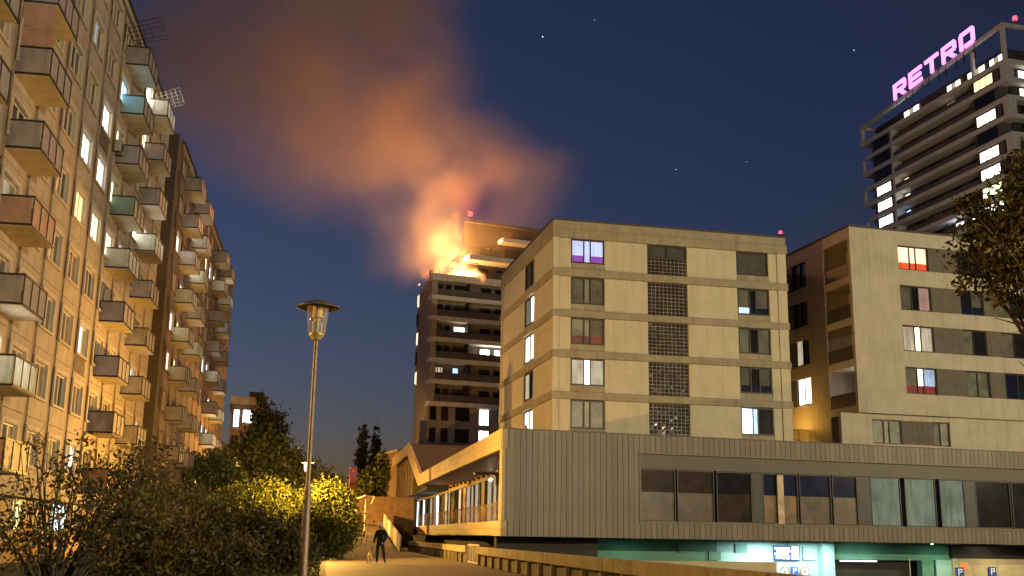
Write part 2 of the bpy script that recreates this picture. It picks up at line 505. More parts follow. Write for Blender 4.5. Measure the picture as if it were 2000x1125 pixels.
for k in range(-5, 9):
    for f in range(9):
        mm = litA.get((k, f)) or (random.choice(dull), random.choice(dull))
        bay(blockA, FA, 36.75 * S + k * BAY, f, 'panel_warm', 'panel_trim', 'pilaster', mm, (k, f) in ((3, 2), (3, 6)))
for (u, w, mt) in ((39.6, 1.25, 'lit_yellow'), (42.4, .9, 'lit_amber'), (45.2, 2.0, 'lit_cool'), (48.2, 1.2, 'lit_amber'), (52.5, 2., 'blind_brown'), (56, 2, 'blind_brown'), (59.5, 1.6, 'lit_dimcream'), (36, 1.5, 'lit_dimcool')):
    window(blockA, FA, u * S, (u + w) * S, 1.18, 2.38, [(1, mt), (.7, 'blind_brown' if mt != 'lit_cool' else 'lit_cool')], vr=-.12, frame='frame_light')
uc0, uc1, uc2 = 34.2 * S, 50.1 * S, 56.6 * S
spec0 = {0: 'balcony_pink', 1: 'balcony_pale', 3: 'balcony_pink'}
for f in range(0, 9):
    balcony(blockA, FA, uc0, f, spec0.get(f, 'balcony_screen'))
    if f > 0:
        balcony(blockA, FA, uc1, f, {4: 'balcony_pale', 5: 'balcony_teal', 7: 'balcony_screen'}.get(f, 'balcony_screen'), {7: 'balcony_cyan'}.get(f))
        balcony(blockA, FA, uc2, f, {5: 'balcony_pale', 8: 'balcony_pale'}.get(f, 'balcony_screen'))
    balcony(blockA, FA, uc0 - 7.2, f, 'balcony_screen')
balcony(blockA, FA, uc1, 0, 'balcony_pink')
# full-height screens that close the sixth and fifth floor loggias
for f, z in ((5, 1.1), (6, 1.1)):
    b = FA.at(uc0, 0, seam(f) + .3)
    m = MB().box(-.02, .01, -BD + .02, -.02, BH + .08, BH + .80).build('loggia_screen', 'balcony_pink', blockA, b)
    m2 = MB().box(-.02, .01, -BD + .02, -.02, BH + .84, FL - .02).build('loggia_screen', 'balcony_pink', blockA, b)
for (u, f) in ((37.3, 4), (49.3, 6)):
    b = FA.at(u * S, 0, seam(f) + .75)
    a = MB().box(0, .85, -.38, -.06, 0, .6).build('air_conditioner', 'ac', blockA, b)
    MB().lathe([(0, 0), (.22, .001), (.22, .02), (0, .02)], n=14).build('fan_grille', 'iron', a, b.at(.42, -.385, .3).at(0, 0, 0)).rotation_euler = (R(90), 0, 0)
    MB().box(.05, .1, -.4, -.0, -.05, 0).box(.75, .8, -.4, -.0, -.05, 0).build('bracket', 'iron', a, b)
# wire lattice frames fixed above the top balconies
def lattice(fr, L, w):
    m = MB()
    for i in range(6): m.tube((L * i / 5, 0, 0), (L * i / 5, -w, .55), .018, n=5)
    for j in range(6): m.tube((0, -w * j / 5, .55 * j / 5), (L, -w * j / 5, .55 * j / 5), .018, n=5)
    m.tube((0, 0, -1), (0, 0, 0), .02, n=5).tube((L, 0, -1), (L, 0, 0), .02, n=5)
    return m
lattice(None, 2.6, 1.7).build('lattice_awning', 'iron', blockA, FA.at(uc1 - 1.2, -.1, seam(9) - .7))
lattice(None, 2.6, 1.3).build('lattice_awning', 'white_metal', blockA, FA.at(uc2 - 1.0, -BD * .5, seam(9) - 1.5))

FB = Fr(-math.sin(an) * (LA - .42), math.cos(an) * (LA - .42), 99.5)
blockB = root('apartment_block', FB, 'brown panel block beyond the beige one, a dark strip down its near corner', 'building')
uB0, uB1 = 67.3 * S, 67.3 * S + 13 * BAY
MB().box(uB0, uB1 + .3, .28, 12, 0, 27.0).build('core', 'panel_red', blockB, FB)
MB().box(uB0 + .02, uB1 + .3, -.1, .27, seam(8) + 2.4, seam(8) + 3.0).build('parapet', 'panel_red', blockB, FB)
MB().box(uB0 - .05, uB1 + .4, -.2, 12.2, seam(8) + 3.01, seam(8) + 3.12).build('roof', 'roof_felt', blockB, FB)
MB().box(uB0 - 1.9, uB0, .0, 12, 0, seam(8) + 3.0).build('corner_strip', 'strip_dark', blockB, FB)
MB().box(uB0, uB1, -.02, .27, 0, 2.8).build('plinth_wall', 'plinth', blockB, FB)
rb = random.Random(12)
litB = {(1, 8): ('lit_amber', 'lit_yellow'), (0, 4): ('lit_cream', 'lit_white'), (1, 3): ('lit_yellow', 'lit_yellow'), (2, 7): ('lit_white', 'lit_cool'), (2, 5): ('lit_green', 'lit_cream'), (3, 7): ('lit_white', 'lit_cool'),
        (1, 5): ('lit_cream', 'lit_green'), (1, 4): ('lit_cream', 'lit_yellow'), (3, 4): ('lit_white', 'lit_cool'), (2, 4): ('lit_cream', 'lit_cream'), (7, 7): ('lit_warm', 'lit_cream'), (8, 6): ('lit_cool', 'lit_white'), (7, 4): ('lit_cool', 'lit_cold'),
        (8, 3): ('lit_cool', 'lit_cold'), (7, 1): ('lit_bright', 'lit_cold'), (8, 1): ('lit_bright', 'lit_cold'), (7, 0): ('lit_bright', 'lit_green'), (8, 0): ('lit_bright', 'lit_cold'), (8, 2): ('lit_cool', 'lit_cool'), (4, 6): ('lit_dimcream', 'blind_grey'), (9, 5): ('lit_warm', 'lit_cream'), (0, 6): ('lit_bright', 'lit_cream'), (1, 7): ('lit_cream', 'lit_warm'), (2, 6): ('lit_bright', 'lit_cream'), (6, 7): ('lit_bright', 'lit_cool'), (6, 4): ('lit_bright', 'lit_cool'), (0, 3): ('lit_yellow', 'lit_cream'), (5, 7): ('lit_cream', 'lit_warm'), (9, 7): ('lit_bright', 'lit_cool'), (9, 3): ('lit_bright', 'lit_cool'), (7, 2): ('lit_bright', 'lit_cool'), (10, 5): ('lit_cream', 'lit_cream'), (4, 3): ('lit_cream', 'lit_warm')}
for k in range(13):
    for f in range(9):
        mm = litB.get((k, f)) or (rb.choice(dull), rb.choice(dull))
        bay(blockB, FB, uB0 + k * BAY, f, 'panel_red', 'panel_red', 'pilaster_red', mm)
for u in (69.7, 75.0, 88.8, 94.2):
    for f in range(1, 9):
        pale = ((u < 70 and f in (5, 4)) or (70 < u < 80 and f in (7, 4, 6)) or (80 < u < 90 and f in (7, 4, 2, 1)) or (u > 90 and f in (7, 3, 0)))
        balcony(blockB, FB, u * S, f, 'balcony_pale' if pale else 'balcony_screen')
    balcony(blockB, FB, u * S, 0, 'balcony_pale' if 80 < u < 90 else 'balcony_screen')

# ================================================================= CREAM BLOCK WITH GLASS BRICKS
FD = Fr(3.03, 77.0, 12.5)
bD = root('apartment_building', FD, 'cream corner building with grey floor bands and glass brick panels', 'building')
WD, DD = 18.7, 18.4
bands = [(7.9, 8.5), (11.0, 11.55), (14.03, 14.57), (17.05, 17.58), (20.12, 20.7), (23.05, 23.75)]
MB().box(.3, WD - .3, .3, DD - .3, -3, 24.0).build('core', 'dark_core', bD, FD)
for i, (a, b) in enumerate(bands):
    MB().box(-.08, WD + .1, -.08, DD, a, b).build('floor_band', 'band', bD, FD, bevel=.03)
MB().box(-.03, WD + .02, -.03, DD - .05, 23.76, 24.36).build('parapet', 'band', bD, FD)
MB().box(-.12, WD + .12, -.12, DD + .05, 24.37, 24.47).build('parapet_cap', 'parapet_cap', bD, FD)
DW = [ # per storey bottom to top: left window, right window
    ([(1.15, 'blind_grey'), (.6, 'blind_light'), (1.25, 'blind_grey')], [(1.15, 'lit_cool', 'lit_cool'), (.55, 'lit_blue', 'lit_blue'), (1.5, 'glass_dark', 'glass_dark')], 0, .5),
    ([(1.15, 'lit_dimcream'), (.65, 'lit_white'), (1.25, 'lit_dimcream')], [(1.0, 'shutter', 'glass_navy'), (.9, 'glass_dark', 'glass_navy'), (1.1, 'shutter', 'glass_navy')], 0, .32),
    ([(1.15, 'blind_light', 'film_red'), (.6, 'blind_light', 'film_red'), (1.25, 'blind_brown', 'film_red')], [(1.0, 'blind_green'), (.8, 'glass_dark'), (1.1, 'blind_green')], .33, 0),
    ([(1.15, 'blind_grey'), (.6, 'blind_light'), (1.25, 'blind_grey')], [(1.1, 'blind_grey', 'lit_blue'), (.6, 'glass_dark', 'glass_navy'), (1.2, 'blind_grey', 'glass_navy')], 0, .28),
    ([(1.15, 'lit_lavender', 'lit_purple'), (.65, 'lit_lavender', 'lit_lavender'), (1.25, 'lit_lavender', 'lit_purple')], [(1, 'shutter')], .33, 0)]
for i in range(5):
    z0, z1 = bands[i][1], bands[i + 1][0]
    zc = z1
    for (a, b) in ((0, .43), (17.95, WD)):
        MB().box(a, b, 0, .3, z0, zc).build('corner_pier', 'cream_panel', bD, FD)
    for (a, b) in ((.44, 1.38), (3.98, 7.36), (10.54, 14.60), (17.24, 17.94)):
        MB().box(a, b, .10, .3, z0, zc).build('infill_panel', 'cream_panel', bD, FD, bevel=.02)
    zw = z0 + .52 if i else z0 + .45
    for (a, b, cfg, low) in ((1.4, 3.96, DW[i][0], DW[i][2]), (14.62, 17.22, DW[i][1], DW[i][3])):
        window(bD, FD, a, b, zw, zc - .03, cfg, low=low, vr=.2, bar=.09)
        MB().box(a, b, .14, .3, z0, zw - .02).build('spandrel', 'band', bD, FD)
    # glass bricks: a 10 x 9 grid of blocks in mortar
    nb = 9 if i < 4 else 5
    zt = zc - .03 if i < 4 else z0 + .0 + (zc - z0) * .57
    m = MB(); mo = MB().box(7.38, 10.52, .20, .29, z0 + .01, zt)
    cw, ch = 3.14 / 10, (zt - z0 - .01) / nb
    for a in range(10):
        for b in range(nb):
            x, z = 7.38 + a * cw, z0 + .01 + b * ch
            m.add([(x + .02, .195, z + .02), (x + cw - .02, .195, z + .02), (x + cw - .02, .195, z + ch - .02), (x + .02, .195, z + ch - .02),
                   (x + .06, .15 + random.uniform(-.012, .012), z + .06), (x + cw - .06, .15 + random.uniform(-.012, .012), z + .06),
                   (x + cw - .06, .15 + random.uniform(-.012, .012), z + ch - .06), (x + .06, .15 + random.uniform(-.012, .012), z + ch - .06)],
                  [(4, 5, 6, 7), (0, 1, 5, 4), (1, 2, 6, 5), (2, 3, 7, 6), (3, 0, 4, 7)])
    g_ = mo.build('glass_brick_panel', 'blind_light', bD, FD)
    tag(m.build('glass_brick', 'glass_brown', g_, FD), kind='stuff')
    if i == 4:
        window(bD, FD, 7.38, 10.52, zt + .02, zc - .03, [(1, 'shutter'), (1, 'shutter')], vr=.22)
# left side wall of the cream block
sideF = Fr(0, 0, 0); sideF.M = FD.M @ Matrix.Translation((0, DD, 0)) @ Matrix.Rotation(R(-90), 4, 'Z')     # x from the back corner to the front one
SW = [('lit_white', 'lit_green'), ('lit_dimcream', 'glass_navy'), ('lit_white', 'lit_cream'), ('lit_dimgreen', 'lit_white'), ('shutter', 'shutter')]
for i in range(5):
    z0, z1 = bands[i][1], bands[i + 1][0]
    for (a, b) in ((.5, 8.85), (12.1, 17.9)):
        MB().box(a, b, .08, .3, z0, z1).build('infill_panel', 'cream_panel', bD, sideF, bevel=.02)
    MB().box(0, .49, .02, .3, z0, z1).build('corner_pier', 'cream_panel', bD, sideF)
    MB().box(17.91, 18.39, .003, .3, z0, z1).build('corner_pier', 'cream_panel', bD, sideF)
    window(bD, sideF, 8.87, 12.08, z0 + .3, z1 - .03, [(1, SW[i][0]), (.8, SW[i][1])], vr=.2, bar=.1)
    MB().box(8.87, 12.08, .14, .3, z0, z0 + .28).build('spandrel', 'band', bD, sideF)

# ================================================================= RIGHT BUILDING
FE = Fr(26.0, 80.0, 15)
bE = root('apartment_building', FE, 'pale plastered building with stacked corner loggias and dark window bands', 'building')
WE = 24.0
rows = [(12.33, 14.38), (15.6, 17.64), (18.82, 20.8), (22.05, 24.0)]
topE = 25.1
MB().box(2.1, WE, .34, 3.9, 10.7, topE).box(.3, WE, 3.9, 26, -3, topE).box(1.6, WE, .9, 3.9, -3, 10.7).build('core', 'e_wall', bE, FE)
MB().box(-.08, WE, -.08, 26, topE, topE + .14).build('parapet_cap', 'parapet_cap', bE, FE)
# front wall in pieces round the window bands
zc = 10.72
for (a, b) in rows + [(topE, topE)]:
    MB().box(4.2, WE, 0, .33, zc, a).build('wall_band', 'e_wall', bE, FE)
    zc = b
MB().box(0, 4.2, 0, .33, 10.72, topE).build('end_wall', 'e_wall', bE, FE)
EC = [[(4.25, 6.98, [(1, 'blind_grey', 'film_crimson'), (.55, 'lit_cream', 'film_crimson'), (1, 'lit_dimcool', 'film_crimson')], .33), (9.68, 11.76, [(1, 'blind_green'), (1, 'blind_green')], 0), (13.2, 15.6, [(1, 'glass_navy', 'glass_navy'), (1, 'glass_dark', 'glass_navy')], .35), (17.5, 20, [(1, 'glass_dark'), (1, 'blind_grey')], 0)],
      [(4.25, 6.98, [(1, 'lit_dimcream'), (.55, 'lit_warm'), (1, 'lit_dimcream')], 0), (9.68, 11.76, [(1, 'blind_green'), (1.2, 'glass_dark')], 0), (13.2, 15.6, [(1, 'blind_grey'), (1, 'glass_dark')], 0), (17.5, 20, [(1, 'glass_dark'), (1, 'blind_grey')], 0)],
      [(4.25, 6.98, [(1, 'blind_grey'), (.6, 'glass_dark'), (1, 'lit_pink')], 0), (9.68, 11.76, [(1, 'glass_dark', 'glass_navy'), (1, 'blind_grey', 'glass_navy')], .35), (13.2, 15.6, [(1, 'blind_grey'), (1, 'glass_dark')], 0), (17.5, 20, [(1, 'glass_dark'), (1, 'blind_grey')], 0)],
      [(4.25, 6.98, [(1, 'lit_peach', 'lit_red'), (.55, 'lit_peach', 'lit_red'), (1, 'lit_peach', 'lit_red')], .32), (9.68, 11.76, [(1, 'glass_dark'), (1, 'glass_dark')], 0), (13.2, 15.6, [(1, 'glass_dark'), (1, 'blind_grey')], 0), (17.5, 20, [(1, 'glass_dark'), (1, 'blind_grey')], 0)]]
for (z0, z1), cfg in zip(rows, EC):
    x = 4.2
    for (a, b, p, low) in cfg:
        if a - x > .1: MB().box(x, a - .02, .06, .33, z0, z1).build('infill_panel', 'e_panel', bE, FE)
        window(bE, FE, a, b, z0 + .02, z1 - .02, p, low=low, vr=.2, bar=.08)
        x = b + .02
    MB().box(x, WE, .06, .33, z0, z1).build('infill_panel', 'e_panel', bE, FE)
# base storey, set back
MB().box(-1.2, WE, .55, .9, 6, 8.5).box(-1.2, 1.42, .55, .9, 8.5, 10.7).box(3.99, 6.7, .58, .9, 8.5, 10.7).box(8.18, WE, .55, .9, 8.5, 10.7).box(1.42, 8.18, .6, .9, 10.34, 10.7).build('base_wall', 'e_wall', bE, FE)
window(bE, FE, 1.44, 3.97, 8.52, 10.32, [(1, 'blind_green'), (.5, 'blind_light'), (1, 'blind_green')], vr=.7)
window(bE, FE, 6.72, 8.16, 8.52, 10.32, [(.8, 'blind_green'), (1, 'blind_light')], vr=.7)
MB().box(4.0, 6.69, .56, .575, 8.52, 10.32).build('infill_panel', 'e_panel', bE, FE)
# side: loggias and the wing behind
sE = Fr(0, 0, 0); sE.M = FE.M @ Matrix.Translation((0, 14, 0)) @ Matrix.Rotation(R(-90), 4, 'Z')           # x: 0 at the back, 14 at the front corner
MB().box(8.7, 10.15, 0, .3, -3, topE - .02).build('side_pier', 'e_wall', bE, sE)
zl = [10.72, 14.25, 17.45, 20.7, 23.9]
for i, z in enumerate(zl):
    if i < 4:
        MB().box(10.16, 13.66, 0, 2.1, z, z + .55).build('loggia_slab', 'e_wall', bE, sE)
        MB().box(10.18, 13.64, .04, .1, z + .56, z + 1.6).build('loggia_parapet', 'e_parapet', bE, sE)
        window(bE, sE, 11.6, 13.4, z + .58, z + 2.7, [(1, 'lit_white' if i == 0 else 'glass_dark'), (.6, 'blind_grey')], vr=1.98)
        if i in (0, 1):
            MB().box(12.4, 12.6, 1.0, 1.2, z + 2.99, z + 3.05).build('ceiling_lamp', 'ceiling_lamp', bE, sE)
        MB().box(11.2, 11.5, 1.7, 2.08, z + 2.55, z + 2.7).build('wall_box', 'frame_dark', bE, sE)
MB().box(10.16, 13.66, 0, 2.1, 24.2, topE - .02).build('loggia_roof', 'e_wall', bE, sE)
MB().box(10.18, 13.64, .05, .09, zl[2] - .62, zl[2] - .02).build('loggia_blind', 'e_panel', bE, sE)
for i, (z0, z1) in enumerate(rows):
    MB().box(0, 8.69, .02, .3, (zl[i] if i else -3), z0 - .25).build('wall_band', 'e_wall', bE, sE)
    MB().box(0, 5.1, .06, .3, z0 - .24, z1 + .0).build('infill_panel', 'e_panel', bE, sE)
    MB().box(7.3, 8.69, .06, .3, z0 - .24, z1 + .0).build('infill_panel', 'e_wall', bE, sE)
    window(bE, sE, 5.12, 7.28, z0 - .22, z1 - .02, [(1, ('lit_white', 'lit_dimcream', 'glass_dark', 'glass_dark')[i]), (1, ('lit_cream', 'glass_dark', 'glass_dark', 'glass_dark')[i])], vr=.18)
MB().box(0, 8.69, .02, .3, 24.01, topE - .02).build('wall_band', 'e_wall', bE, sE)
for i in range(3):
    MB().box(0, 8.69, .025, .3, rows[i][1] + .01, rows[i + 1][0] - .26).build('wall_band', 'e_wall', bE, sE)
# linking wing between cream block and right building, with a small roof terrace rail
FL_ = Fr(22.3, 84.5, 15)
bL = root('link_wing', FL_, 'low dark linking wing with terrace railing between the two apartment buildings', 'building')
MB().box(-1, 4.3, 2, 12, -3, 8.9).build('wall', 'g_wall', bL, FL_)
MB().box(-1, 4.3, 6, 20, 8.91, 24.0).build('upper_wall', 'e_panel', bL, FL_)
window(bL, FL_, .4, 2.6, 9.3, 10.9, [(1, 'glass_dark'), (1, 'glass_dark')], vr=5.9)
for i in range(4):
    MB().box(-.9 + i * 1.25, .3 + i * 1.25, 2.0, 2.04, 8.95, 10.0).build('glass_panel', 'balustrade', bL, FL_)
m = MB().box(-.95, 4.2, 1.97, 2.07, 10.01, 10.06)
for i in range(5): m.box(-.95 + i * 1.25, -.91 + i * 1.25, 1.98, 2.06, 8.9, 10.0)
m.build('railing', 'iron', bL, FL_)
tl = MB().box(.2, .4, 2.3, 2.5, 8.9, 9.7).box(.16, .44, 2.26, 2.54, 9.71, 9.78).build('terrace_fill_lamp', 'iron', bL, FL_)  # lamp added between the buildings to brighten the side wall
TERRACE_FILL = (tl, FL_.M @ Vector((.3, 2.4, 10.15)))

# ================================================================= BURNING TOWER
FG = Fr(-11.45, 150.0, 22)
bG = root('apartment_tower', FG, 'grey balcony tower whose top terrace is on fire', 'building')
WG = 30
ss = [19.26, 22.38, 25.42, 28.42, 31.48, 34.49]
sd = Vector((math.cos(R(103 - 22)), math.sin(R(103 - 22))))           # direction of its slanting side wall in the frame
side = [(0, 0), (WG, 0), (WG, 14), (sd.x * 14.4, sd.y * 14.4)]
inner = [(.9, 1.5), (WG, 1.5), (WG, 14), (.9 + sd.x * 14, 1 + sd.y * 13)]
MB().prism([(.5, .35), (WG, .35), (WG, 14), (sd.x * 14.4, sd.y * 14.4), (0, .3)], 'z', -1, 18.9).build('base', 'g_wall', bG, FG)
MB().prism(inner, 'z', 18.9, 37.3).build('core', 'g_screen', bG, FG)
MB().prism([(0, 0), (.9, 0), (.9, 1.6), (.9 + sd.x * 14.3, sd.y * 14.3), (sd.x * 14.4, sd.y * 14.4)], 'z', 18.92, 37.9).build('side_wall', 'g_wall', bG, FG)
rg = random.Random(5)
litG = {(3, 3.8): 'lit_cream', (2, 8.0): 'lit_bright', (2, 10.2): 'lit_bright', (1, 3.9): 'lit_blue', (1, 1.5): 'lit_dimcream'}
for i, z in enumerate(ss):
    MB().box(-.02, WG, -.25, 1.5, z - .32, z + .3).build('balcony_slab', 'g_slab', bG, FG)
    MB().box(.9, 5.6, -.12, -.08, z + .31, z + 1.3).build('balcony_parapet', 'g_glass', bG, FG)
    MB().box(5.7, 13.5, -.12, -.08, z + .31, z + 1.3).build('balcony_parapet', 'g_glass', bG, FG)
    MB().box(5.6, 5.72, -.1, 1.5, z + .31, (ss + [37.4])[i + 1] - .33).build('partition', 'g_dark', bG, FG)
    for (a, w) in ((1.3, .9), (2.5 + (0 if i != 1 else -.9), .9), (3.85, 2.1 if i != 1 else 1.0), (8.0, 1.6), (10.2, 2.0), (13, 2)):
        k = [litG[q] for q in litG if q[0] == i and abs(q[1] - a) < .2]
        mt = k[0] if k else rg.choice(['glass_dark', 'glass_brown', 'g_dark', 'blind_grey', 'glass_dark'])
        window(bG, FG, a, a + w, z + .32 if not k or i == 1 else z + .5, z + 2.35, [(1, mt), (1, mt)] if w > 1.2 else [(1, mt)], vr=1.42, bar=.1)
MB().box(-.02, WG, -.25, 1.5, 36.95, 37.95).build('roof_edge', 'g_slab', bG, FG)
MB().prism([(-.02, 1.51), (WG, 1.51), (WG, 14), (sd.x * 14.4, sd.y * 14.4)], 'z', 37.35, 37.6).build('terrace', 'g_slab', bG, FG)
for (r_, zs) in ((0, (17.0, 18.9)), (1, (13.95, 15.9))):
    for (a, b, mt) in ((-.0, .95, 'glass_dark'), (1.7, 2.75, 'glass_brown'), (3.8, 5.9, 'glass_dark'), (7.3, 8.95, 'lit_cream' if r_ == 0 else 'lit_cold'), (10.2, 12.3, 'lit_dimgreen' if r_ == 0 else 'glass_dark')):
        z0, z1 = zs
        if mt in ('lit_cream', 'lit_cold'): z0 -= .5
        window(bG, FG, a + .35, b + .35, z0, z1, [(1, mt), (1, mt if mt[:3] != 'lit' else 'lit_white')] if b - a > 1.2 else [(1, mt)], vr=.3, bar=.1)
# side wall windows
gs = Fr(0, 0, 0); gs.M = FG.M @ Matrix.Translation((sd.x * 14.4, sd.y * 14.4, 0)) @ Matrix.Rotation(R(81 - 180), 4, 'Z')
for (z, mt) in ((35.5, 'lit_cream'), (29.6, 'lit_cream'), (23.5, 'lit_cream'), (26.5, 'glass_dark'), (32.5, 'glass_dark')):
    window(bG, gs, .6, 1.8, z, z + 2.0, [(1, mt)], vr=-.12, bar=.08)
# set-back upper storeys
MB().prism([(5.7, 2.6), (WG, 2.6), (WG, 13), (9.2, 13)], 'z', 37.61, 46.9).build('upper_wall', 'g_dark', bG, FG)
MB().box(5.5, WG, -.1, 2.7, 40.65, 41.4).build('upper_slab', 'g_slab', bG, FG)
MB().box(11, WG, .6, 2.6, 44.1, 44.7).build('upper_slab', 'g_slab', bG, FG)
MB().prism([(5.4, 2.0), (WG, 2.0), (WG, 13.2), (9.1, 13.2)], 'z', 46.91, 47.2).build('roof', 'g_dark', bG, FG)
for (a, b, z0, z1) in ((7.9, 9.6, 37.7, 40.2), (10.6, 12.6, 37.7, 40.2), (7.8, 10, 41.5, 43.6), (11.4, 13.0, 44.9, 46.3), (13.1, 14.4, 44.9, 46.3), (12, 14.5, 41.5, 43.6)):
    window(bG, FG, a, b, z0, z1, [(1, 'blind_brown' if z0 > 44 else 'glass_dark')], vr=2.5, bar=.09)
m = MB()
for i in range(5): m.box(5.5 + i * .6, 5.56 + i * .6, -.1, -.05, 41.41, 42.4)
m.box(5.5, 8, -.1, -.05, 42.4, 42.46).build('railing', 'iron', bG, FG)
MB().box(9.2, WG, -.1, -.05, 37.96, 39.0).build('terrace_screen', 'g_glass', bG, FG)
m = MB()
for i in range(9): m.box(1 + i * 1.02, 1.05 + i * 1.02, -.12, -.08, 37.96, 38.9)
m.box(1, 9.2, -.12, -.08, 38.9, 38.95).build('railing', 'iron', bG, FG)
# frame of the burning conservatory
m = MB()
for x in (2.9, 5.0, 7.1): m.box(x, x + .1, .5, .6, 37.61, 40.2)
m.box(2.9, 7.2, .5, .6, 40.2, 40.3).box(2.9, 7.2, .5, .6, 39.0, 39.07).build('burning_frame', 'iron', bG, FG)
MB().box(0, .5, 1, 1.6, 37.91, 38.7).build('chimney_stub', 'g_dark', bG, FG)
# podium of the tower behind the path building
FGp = Fr(-14.5, 141, 22)
bGp = root('tower_podium', FGp, 'plain dark brown base storey in front of the burning tower', 'building')
MB().box(0, 34, 0, 10, -1, 11.8).build('wall', 'pilaster_red', bGp, FGp)
MB().box(-.1, 34.2, -.15, 10, 11.81, 12.1).build('parapet', 'band', bGp, FGp)

# ================================================================= TOWER WITH THE ROOF SIGN
k_ = 160 / 205
fx, fy = 100.8 * k_, 160.0
far = (fx + math.cos(R(105)) * 40.8, fy + math.sin(R(105)) * 40.8)
FF = Fr(far[0], far[1], -75)
bF = root('office_tower', FF, 'tall tower wrapped in pale balcony slabs with an open frame crown', 'building')
LF = 40.8
MB().box(2.4, LF - 1.6, 2.0, 26, -1, 80.2).build('core', 'f_wall', bF, FF)
lev = [77.3 - 3.12 * i for i in range(11)]
for i, z in enumerate(lev):
    MB().box(.0 if i % 2 == 0 else 1.2, LF, 0, 28, z - .45, z + .35).build('floor_slab', 'f_slab', bF, FF, bevel=.05)
    if i:
        h = z + .36
        MB().box(9.4, LF - 8.6, .2, .26, h, h + .85).build('balcony_parapet', 'f_mid', bF, FF)
        MB().box(3.2, 9.2, .25, 2.0, h, lev[i - 1] - .46).build('wall_block', 'f_mid', bF, FF)
        MB().box(LF - 8.4, LF - 2.2, .25, 2.0, h, lev[i - 1] - .46).build('wall_block', 'f_mid', bF, FF)
        MB().box(9.25, 9.9, .05, 2.0, h, lev[i - 1] - .46).build('pier', 'f_slab', bF, FF)
        MB().box(LF - 1.4, LF - .02, .05, 1.5, h, lev[i - 1] - .46).build('pier', 'f_slab', bF, FF) if i % 2 == 1 else None
        if i % 2 == 0:
            m = MB().box(0, .5, 0, .5, h, lev[i - 1] - .46)
            m.build('edge_post', 'f_slab', bF, FF)
        LW = {4: ('lit_white', 'lit_cream'), 5: ('lit_white', 'lit_warm'), 6: ('lit_cool', 'lit_cyan')}
        a = LW.get(i, ('glass_dark', 'glass_dark'))
        window(bF, FF, 4.0, 8.6, h + .2, h + 2.1, [(1, a[0]), (.8, a[1]), (1, a[0]), (1, a[0])], vr=.2, bar=.1)
        if i in (4, 5, 6): window(bF, FF, 10.3, 11.9, h + .2, h + 2.0, [(1, {4: 'lit_peach', 5: 'lit_cream', 6: 'lit_blue'}[i])], vr=1.8, bar=.1)
        RW = {1: 'lit_yellow', 3: 'lit_cream', 5: 'lit_cream', 6: 'lit_white', 7: 'lit_green', 8: 'lit_white'}
        window(bF, FF, LF - 8.0, LF - 3.3, h + .2, h + 2.1, [(1, RW.get(i, 'glass_dark')), (.9, RW.get(i, 'glass_dark')), (1, RW.get(i, 'glass_dark'))], vr=.2, bar=.1)
        for (a, w) in ((13.2, 2.2), (17.5, 3.0), (23.5, 2.6), (27.8, 2.4)):
            mt = 'glass_dark'
            if i == 8 and a > 23: mt = 'lit_cold' if a < 27 else 'lit_bright'
            if i == 1 and a == 23.5: mt = 'lit_dimcream'
            if i == 7 and a == 17.5: mt = 'blind_light'
            window(bF, FF, a, a + w, h, h + 2.1, [(1, mt), (1, mt)], vr=1.85, bar=.1)
        # right-hand face windows
        rF = Fr(0, 0, 0); rF.M = FF.M @ Matrix.Translation((LF, 0, 0)) @ Matrix.Rotation(R(90), 4, 'Z')
        window(bF, rF, 3.5, 8, h + .2, h + 2.1, [(1, 'lit_cream' if i in (1, 2) else 'glass_dark'), (1, 'lit_cream' if i in (1, 2) else 'glass_dark')], vr=1.5, bar=.1)
# crown: open concrete frame above the top slab
zt = 80.9
m = MB().box(0, .6, 0, .6, 77.66, zt - .6).box(LF - .6, LF, 0, .6, 77.66, 83.3).box(LF - 8, LF - 7.5, 0, .5, 77.66, 82)
m.build('crown_post', 'f_slab', bF, FF)
MB().add([(0, 0, zt - .6), (LF, 0, 83.3), (LF, .6, 83.3), (0, .6, zt - .6), (0, 0, zt), (LF, 0, 83.9), (LF, .6, 83.9), (0, .6, zt)],
         [(0, 3, 2, 1), (4, 5, 6, 7), (0, 1, 5, 4), (1, 2, 6, 5), (2, 3, 7, 6), (3, 0, 4, 7)]).build('crown_beam', 'f_slab', bF, FF)
MB().box(LF - .6, LF, .61, 28, 83.3, 83.9).build('crown_beam', 'f_slab', bF, FF)
MB().box(LF - .5, LF - .1, 10, 10.5, 77.66, 83.3).box(0, .5, 8, 8.5, 77.66, zt - .6).build('crown_post', 'f_slab', bF, FF)
MB().box(0, .6, .61, 20, zt - .6, zt).build('crown_beam', 'f_slab', bF, FF)
MB().box(9, LF - 2.5, 2.3, 24, 80.21, 80.6).build('roof', 'roof_felt', bF, FF)
for (a, b, mt) in ((11.5, 16.2, 'lit_white'), (24, 27.8, 'lit_cream'), (29.5, 34, 'lit_cream'), (35.0, 38.4, 'lit_white')):
    window(bF, FF, a, b, 77.9, 79.9, [(1, mt), (.7, 'lit_dimcream'), (1, mt)], vr=1.85, bar=.1)

